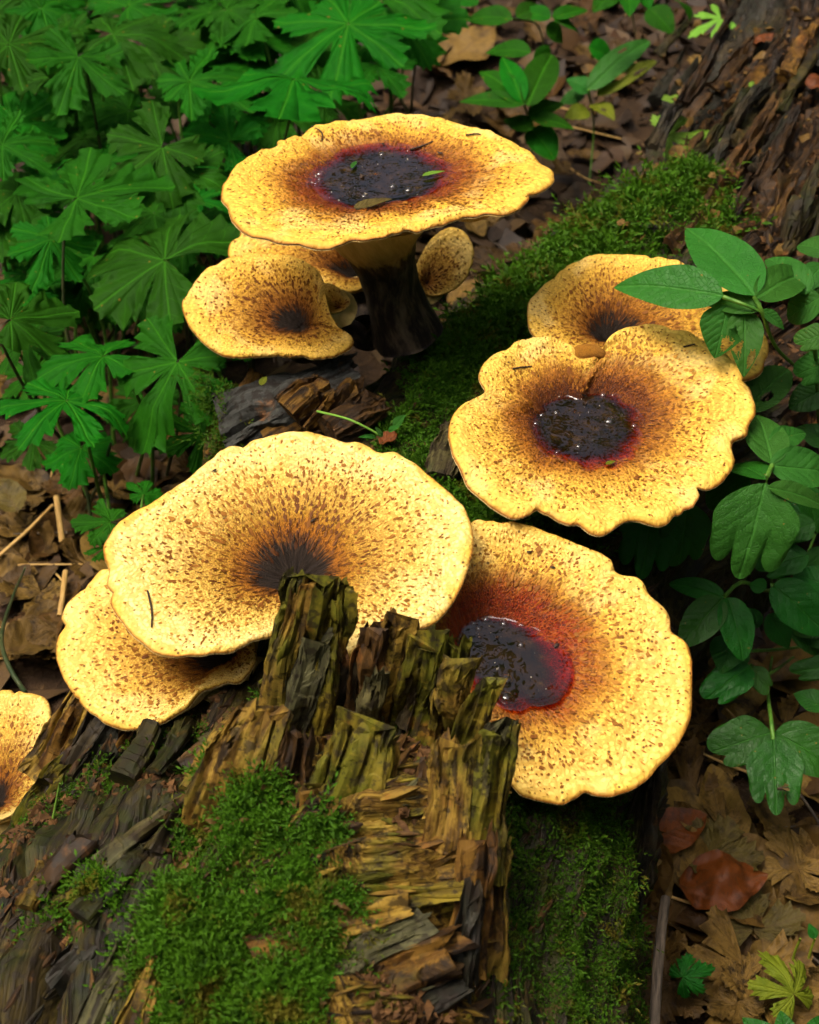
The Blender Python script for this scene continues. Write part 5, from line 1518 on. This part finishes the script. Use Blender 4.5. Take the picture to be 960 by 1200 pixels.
lay('dead_leaf', dead_mesh(201, 'maple', M['dead_tan'], .07), 872, 1150, .022, 190, 250, 'large tan toothed dead leaf near the bottom right corner', 'dead leaf')
lay('dead_leaf', dead_mesh(203, 'oval', M['dead_red'], .26), 848, 1032, .032, 108, 8, 'russet red curled dead leaf lying across the litter', 'dead leaf')
lay('dead_leaf', dead_mesh(204, 'oval', M['dead_red'], .12), 790, 972, .036, 90, 25, 'narrow russet dead leaf folded just above the larger russet one', 'dead leaf')
lay('dead_leaf', dead_mesh(205, 'maple', M['dead_olive'], .14), 842, 1000, .030, 105, -10, 'broad dull olive brown leaf lying inside the russet curl', 'dead leaf')
lay('dead_leaf', dead_mesh(206, 'maple', M['dead_olive'], .1), 885, 1080, .022, 110, 80, 'dark olive wilted leaf above the large tan one', 'dead leaf')
lay('dead_leaf', dead_mesh(207, 'maple', M['dead_tan'], .12), 940, 1010, .022, 110, 60, 'pale tan leaf with torn edge at the right edge of the litter', 'dead leaf')
lay('dead_leaf', dead_mesh(208, 'oval', M['dead'], .1), 775, 950, .022, 110, 40, 'grey brown speckled dead leaf beside the log foot', 'dead leaf')
lay('dead_leaf', dead_mesh(209, 'oval', M['dead'], .06), 765, 1062, .016, 80, 60, 'smooth dark red brown leaf pressed flat behind the thin stick', 'dead leaf')
lay('dead_leaf', dead_mesh(210, 'oval', M['dead_tan'], .12), 545, 55, .02, 100, 30, 'blurred pale tan dead leaf near the top of the open litter', 'dead leaf')
lay('dead_leaf', dead_mesh(211, 'oval', M['dead_tan'], .12), 545, 342, .02, 55, 40, 'pale dead leaf beside the small upright mushroom', 'dead leaf')
lay('dead_leaf', dead_mesh(212, 'oval', M['dead_tan'], .15), 82, 360, .03, 60, 30, 'pale curled dead leaf between the left lobed plants', 'dead leaf')
lay('dead_leaf', dead_mesh(213, 'oval', M['dead_olive'], .15), 10, 580, .05, 60, 120, 'yellowish wilted leaf standing at the left edge', 'dead leaf')
# dry leaves resting on the mossy upper log
for i, (px, py, s, an, mt, lab) in enumerate([(812, 115, 38, 40, 'dead_olive', 'olive brown leaf lying on the crumbly top of the log'), (800, 178, 36, 10, 'dead_tan', 'tan leaf scrap below the pale green maple leaf on the log'), (815, 72, 30, 80, 'dead_tan', 'curled orange leaf scrap high on the log'),
                                          (895, 45, 30, 20, 'dead_red', 'orange leaf scrap under the top edge on the log'), (955, 95, 30, 60, 'dead_red', 'reddish leaf scrap at the right edge of the log'), (728, 260, 15, 60, 'dead_tan', 'small tan leaf scrap stuck in the far moss'), (455, 513, 26, 30, 'dead_red', 'rusty leaf scrap beside the seedling behind the largest mushroom'), (835, 205, 15, 70, 'dead_tan', 'small tan scrap at the right end of the far moss')]):
    q_ = W(px, py, .27)
    z = log_top(q_[0], q_[1]) + .006
    for _ in range(3):
        q_ = W(px, py, z); z = log_top(q_[0], q_[1]) + .006
    lay('dead_leaf', dead_mesh(230 + i, 'oval', M[mt], .2), px, py, z, s, an, lab, 'dead leaf')
# fresh green leaves that have fallen on the log
for i, (px, py, s, an, lab) in enumerate([(782, 160, 62, 8, 'pale green maple leaf fallen above the far moss on the log'), (845, 22, 40, 200, 'small pale green maple leaf on the dark log flank at the top'), (775, 117, 34, 10, 'slim pale green leaf scrap lying above the maple leaf on the log'), (878, 102, 14, 40, 'tiny pale green scrap on the rotten log top')]):
    z = log_top(*W(px, py, .28)[:2]) + .012
    q_ = W(px, py, z); z = log_top(q_[0], q_[1]) + .014
    me = palmate_mesh(310 + i, [(-100, .6, .12), (-45, .85, .14), (0, 1.0, .16), (45, .85, .14), (100, .6, .12)] if i < 2 else [(-25, .5, .1), (0, 1.0, .2), (25, .5, .1)], M['leaf_pale'], .1, .2)
    lay('fallen_leaf', me, px, py, z + .006, s * 1.0, an, lab, 'leaf', None, (0, -.3, 1))
lay('fallen_leaf', palmate_mesh(320, LB5, M['leaf_dark'], .6, .5), 800, 1145, .05, 30, 20, 'curled green leaf standing in the litter beside the thin stick', 'leaf', None, (-.5, -.5, .8))
lay('fallen_leaf', palmate_mesh(321, LB5, M['leaf_lime'], .6, .5), 930, 1165, .05, 44, 110, 'wilted yellow leaf above the bottom right corner', 'leaf', None, (.3, -.5, .8))
q_ = W(307, 445, .27)
lay('fallen_leaf', leaflet_mesh(M['leaf_lime'], (-.5, 0, 0), (.5, 0, 0), .6, np.array([0, 0, 1.0]), 'ovate', seed=5), 309, 446, .272, 17, 60, 'tiny yellow green leaf on the grey wood chunk', 'leaf')

# ------------------------------------------------------------------ twigs, straws and stalks
def stick(name, label, cat, pts, r, mat, group=None, rough=.12, k=10, n=24):
    V, F, at = tube(pts, r, n, k, rough, int(RNG.integers(0, 999)))
    return tag(link(name, make_mesh(name, V, F, M[mat], at)), label, cat, group)


stick('stick', 'thin grey stick standing in front of the litter beside the log foot', 'stick', [W(766, 1215, .085), W(772, 1120, .095), W(780, 1052, .095)], [.0032, .0034, .0030], 'twig')
stick('straw', 'pale broken straw lying upright in the left litter', 'straw', [W(73, 636, .03), W(70, 610, .035), W(66, 582, .04)], [.0026, .0028, .0026], 'straw')
stick('straw', 'long thin brown straw slanting across the left litter', 'straw', [W(-5, 655, .03), W(30, 624, .035), W(62, 592, .03)], [.0016, .0017, .0014], 'straw')
stick('straw', 'pale straw close to the left overhanging mushroom', 'straw', [W(70, 722, .03), W(74, 695, .035), W(77, 670, .03)], [.0022, .0024, .0024], 'straw')
stick('grass_stalk', 'curved green grass stalk above the pale mushroom at the left edge', 'stalk', [W(30, 812, .10), W(10, 780, .10), W(2, 745, .09), W(15, 700, .06), W(30, 665, .03)], [.0018, .0017, .0014, .0011, .0008], 'stalk_dark')
for i in range(34):
    x0, y0, x1, y1, lab, grp = [(0, 500, 235, 800, 'fine twig among the leaves left of the log', 'fine twigs left of the log'), (745, 850, 960, 1200, 'fine twig among the leaves right of the log', 'fine twigs right of the log'), (500, 30, 720, 300, 'fine twig in the litter beyond the tall mushroom', 'fine twigs beyond the tall mushroom')][i % 3]
    p = W(RNG.uniform(x0, x1), RNG.uniform(y0, y1), .02); a = RNG.uniform(0, 6.28); l = RNG.uniform(.02, .06)
    d = np.array([math.cos(a), math.sin(a), RNG.normal(0, .12)]) * l
    p[2] = float(ground_z(np.array([p[0]]), np.array([p[1]]))[0]) + .02
    stick('twig', lab, 'twig', [p - d, p + RNG.normal(0, .004, 3), p + d], [.0012, .001, .0007], 'straw' if i % 4 else 'twig', grp, k=6, n=10)
for i, (a, b) in enumerate([((160, 560), (175, 470)), ((195, 560), (213, 455)), ((120, 590), (85, 480)), ((100, 600), (130, 520))]):
    stick('dry_stalk', ['thin dark stalk leaning', 'thin upright dark stalk', 'long dark stalk slanting', 'slender greenish stalk slanting'][i] + ' below the lowest left leaves' + ['', ' beside the chunk', ' at the left', ' to the right'][i], 'stalk', [W(*a, .02), W((a[0] + b[0]) / 2 + 3, (a[1] + b[1]) / 2, .09), W(*b, .16)], [.0018, .0015, .0012], 'stalk_dark' if i % 2 else 'stalk')

# seedlings on the wood
sp_ = thing('seedling', 'thin seedling with two narrow leaves behind the largest pale mushroom', 'seedling', W(440, 515, .26))
for b, t, w in [((462, 500, .27), (475, 486, .278), 14), ((448, 512, .268), (440, 500, .275), 8), ((440, 512, .265), (420, 512, .268), 7), ((455, 505, .27), (468, 500, .274), 9)]:
    B, T = W(*b), W(*t)
    link('leaflet', leaflet_mesh(M['leaf_right'], B, T, w * mpp(B), np.array([0, -.4, 1]), 'ovate', seed=w), sp_)
V, F, at = tube([W(372, 482, .27), W(410, 492, .278), W(446, 510, .268)], [.0009, .0008, .0008], 16, 6)
link('stalk', make_mesh('stalk', V, F, M['leaf_pale'], at), sp_)
sp_ = thing('seedling', 'bright two leaved seedling growing from the left flank of the log', 'seedling', W(60, 1000, .19))
for b, t, w in [((58, 990, .215), (60, 972, .222), 16), ((52, 996, .215), (22, 1004, .205), 10)]:
    B, T = W(*b), W(*t)
    link('leaflet', leaflet_mesh(M['leaf_pale'], B, T, w * mpp(B), np.array([0, -.5, 1]), 'ovate', seed=w), sp_)
V, F, at = tube([W(54, 1002, .20), W(62, 960, .225), W(70, 918, .25)], [.0009, .0008, .0005], 16, 6)
link('stalk', make_mesh('stalk', V, F, M['leaf_pale'], at), sp_)
sp_ = thing('seedling', 'tiny sprout with yellowish stalks in the bottom right litter', 'seedling', W(945, 1130, .03))
for a, b in [((928, 1135), (938, 1100)), ((946, 1140), (955, 1100))]:
    V, F, at = tube([W(*a, .02), W((a[0] + b[0]) / 2 - 2, (a[1] + b[1]) / 2, .035), W(*b, .05)], [.0009, .0009, .0008], 12, 6)
    link('stalk', make_mesh('stalk', V, F, M['leaf_lime'], at), sp_)
B, T = W(955, 1100, .05), W(948, 1082, .055)
link('leaflet', leaflet_mesh(M['leaf_dark'], B, T, .008, np.array([0, -.4, 1]), 'ovate', seed=3), sp_)

# ------------------------------------------------------------------ bits lying on the caps
for key, a, b, bow, r, lab in [('B', (172, 692), (177, 738), 4, .0006, 'hair thin dark needle on the left of the largest pale cap'), ('C', (600, 433), (622, 430), -6, .0006, 'curved dark hair on the upper left of the golden notched cap'), ('C', (800, 408), (815, 404), 5, .0006, 'short curved hair near the top right of the golden notched cap'),
                             ('A', (365, 150), (378, 166), 5, .0006, 'thin dark hair at the top left of the tall amber cap'), ('A', (545, 160), (565, 158), 4, .0007, 'small dark twig scrap on the far right of the tall amber cap'), ('A', (480, 178), (508, 166), 3, .0007, 'thin dark twig behind the pool of the tall cap')]:
    A_, B_ = cap_point(key, *a), cap_point(key, *b)
    up = CAPS[key][1]['n']
    mid = cap_point(key, (a[0] + b[0]) / 2 + bow, (a[1] + b[1]) / 2)
    stick('needle', lab, 'debris', [A_ + up * .0008, mid + up * .0012, B_ + up * .0008], [r, r, r * .7], 'speck', k=6, n=14)
DEB = [('B', 252, 553, 9, 'curled dark seed husk on the upper left of the largest pale cap'), ('B', 369, 610, 9, 'dark husk just above the black centre of the largest cap'), ('A', 310, 245, 6, 'dark crumb on the left of the tall amber cap'), ('A', 333, 236, 5, 'dark crumb left of the pool on the tall cap'),
       ('A', 517, 181, 9, 'grey leaf crumb right behind the pool of the tall cap'), ('D', 620, 648, 7, 'dark crumb near the top of the round red centred cap'), ('D', 647, 665, 6, 'dark crumb below the first on the round red centred cap'), ('C', 705, 590, 5, 'dark crumb at the lower edge of the golden notched cap'), ('C', 764, 578, 4, 'tiny dark crumb at the lower right of the golden cap')]
for i, (key, px, py, s, lab) in enumerate(DEB):
    p = cap_point(key, px, py); up = CAPS[key][1]['n']
    V = np.array([[-1, 0, 0], [-.4, .35, .1], [.3, .42, .05], [1, .1, .2], [.4, -.3, .1], [-.4, -.36, .15], [0, 0, .45], [0, 0, -.1]]) * s * .5 * mpp(p)
    V = V * (1 + .3 * np.random.default_rng(i).normal(0, 1, V.shape))
    Fd = np.array([[0, 1, 6], [1, 2, 6], [2, 3, 6], [3, 4, 6], [4, 5, 6], [5, 0, 6], [1, 0, 7], [2, 1, 7], [3, 2, 7], [4, 3, 7], [5, 4, 7], [0, 5, 7]])
    o = link('crumb', make_mesh('crumb', V, Fd, M['speck'], None, False)); tag(o, lab, 'debris')
    a = RNG.uniform(0, 6.28)
    place(o, p + up * .001, np.array([math.cos(a), math.sin(a), 0]) - up * np.dot([math.cos(a), math.sin(a), 0], up), up, 1.0)
for key, b, t, w, mt, lab in [('A', (495, 206), (522, 200), 9, 'leaf_pale', 'green leaf scrap at the far right of the tall cap pool'), ('A', (412, 197), (418, 188), 7, 'leaf_right', 'small green scrap at the left back of the tall cap pool'), ('C', (710, 544), (722, 540), 7, 'leaf_lime', 'yellow green leaf scrap floating at the near edge of the black pool'), ('A', (415, 245), (460, 232), 20, 'dead_olive', 'amber brown leaf afloat in the middle of the tall cap pool')]:
    B_, T_ = cap_point(key, *b), cap_point(key, *t)
    z = max(B_[2], T_[2]) + .002
    pool = [c for c in CAPS[key][0].children if c.name.startswith('pool')][0]
    z = max(z, max(v.co.z for v in pool.data.vertices) + .0015)
    B_, T_ = W(*b, z), W(*t, z)
    o = link('leaf_scrap', leaflet_mesh(M[mt], B_, T_, w * mpp(B_), np.array([0, 0, 1.0]), 'ovate', bend=.04, seed=int(w * 7)))
    tag(o, lab, 'leaf scrap')

# a fly on the three lobed leaflet
fp = W(916, 930, .094)
lv = [c for c in PR.children if c.name.startswith('leaflet')]
fly = thing('fly', 'small dark fly sitting on the three lobed green leaflet', 'fly', fp + np.array([0, 0, .004]))


def ball(name, c, r, mat, par):
    u = np.linspace(0, math.pi, 8)[:, None]; v = np.linspace(0, 6.283, 12, endpoint=False)[None]
    V = np.stack([np.sin(u) * np.cos(v) * r[0], np.sin(u) * np.sin(v) * r[1], np.cos(u) * r[2] * np.ones_like(v)], -1).reshape(-1, 3) + c
    return link(name, make_mesh(name, V, gridf(8, 12, cv=True), mat), par)


fo = fp + np.array([0, 0, .005])
ball('abdomen', fo + [.0018, 0, 0], (.0026, .0014, .0013), M['speck'], fly)
ball('thorax', fo + [-.0012, 0, .0004], (.0016, .0013, .0013), M['dead_red'] and M['speck'], fly)
ball('head', fo + [-.0031, 0, .0002], (.0008, .0010, .0009), M['speck'], fly)
for s in (-1, 1):
    V = fo + np.array([[-.001, s * .0005, .0014], [.003, s * .0006, .0018], [.0042, s * .0022, .0016], [.002, s * .0028, .0015], [-.0002, s * .0014, .0015]])
    link('wing', make_mesh('wing', V, np.array([[0, 1, 2, 3, 4]]), M['dead_olive']), fly)
    for k in range(3):
        a = fo + np.array([-.0018 + .001 * k, s * .0008, -.0002]); b = a + np.array([(k - 1) * .0012, s * .0022, .0008]); c_ = b + np.array([(k - 1) * .0006, s * .001, -.0035])
        V, F, at = tube([a, b, c_], [.00018, .00016, .0001], 6, 5)
        link('leg', make_mesh('leg', V, F, M['speck'], at), fly)

# ------------------------------------------------------------------ unseen tree crowns and undergrowth, shaped to shade the place
def canopy():
    n = 60000
    r = np.random.default_rng(5)
    c = np.stack([r.uniform(-11, 11, 520), r.uniform(-9, 15, 520), r.uniform(3.2, 8.5, 520)], -1)
    d = (c - [.1, .75, .2]); d /= np.linalg.norm(d, axis=1, keepdims=True)
    # a gap overhead and towards the sun lets the light down
    sdir = np.array(_sd)
    c = c[(d @ sdir < math.cos(math.radians(27))) & (d[:, 2] < math.cos(math.radians(24)))]
    u_ = r.uniform(0, 6.283, 420); rad_ = r.uniform(4.5, 10, 420)
    c = np.vstack([c, np.stack([rad_ * np.cos(u_), .8 + rad_ * np.sin(u_), r.uniform(.4, 4.2, 420)], -1)])  # low leafy ring added to block light from the sides
    d = (c - [.1, .75, .2]); el = np.degrees(np.arcsin(d[:, 2] / np.linalg.norm(d, axis=1))); az = np.degrees(np.arctan2(d[:, 0], d[:, 1]))
    c = c[~((np.abs(az + 4) < 15) & (el > 24) & (el < 62) & (r.random(len(c)) < .78))]  # forward gap opened so the pools mirror patches of sky
    P = c[r.integers(0, len(c), n)] + r.normal(0, .45, (n, 3))
    s = r.uniform(.09, .24, (n, 1, 1))
    q = np.array([[-1, 0, 0], [0, -.5, 0], [1, 0, .1], [0, .5, 0]])
    a = r.normal(0, 1, (n, 3)); a /= np.linalg.norm(a, axis=1, keepdims=True)
    b = np.cross(a, r.normal(0, 1, (n, 3))); b /= np.linalg.norm(b, axis=1, keepdims=True)
    V = P[:, None] + (q[None, :, :1] * a[:, None] + q[None, :, 1:2] * b[:, None]) * s
    o = link('unseen_canopy', make_mesh('unseen_canopy', V.reshape(-1, 3), np.arange(n * 4).reshape(-1, 4), M['canopy'], None, False))
    tag(o, 'unseen tree crowns and undergrowth shaped to shade the scene', 'tree canopy', None, 'stuff')


tc = NT('canopy leaf'); tc.fin((.03, .09, .015), .5, .3)
_tl = tc.n('BsdfTranslucent', 0, None, Color=(.06, .14, .02)); _ms = tc.n('MixShader', 0, None, Fac=.4, i1=tc.b.outputs[0], i2=_tl)
tc.t.links.new(_ms, tc.out.inputs['Surface']); M['canopy'] = tc.m
canopy()
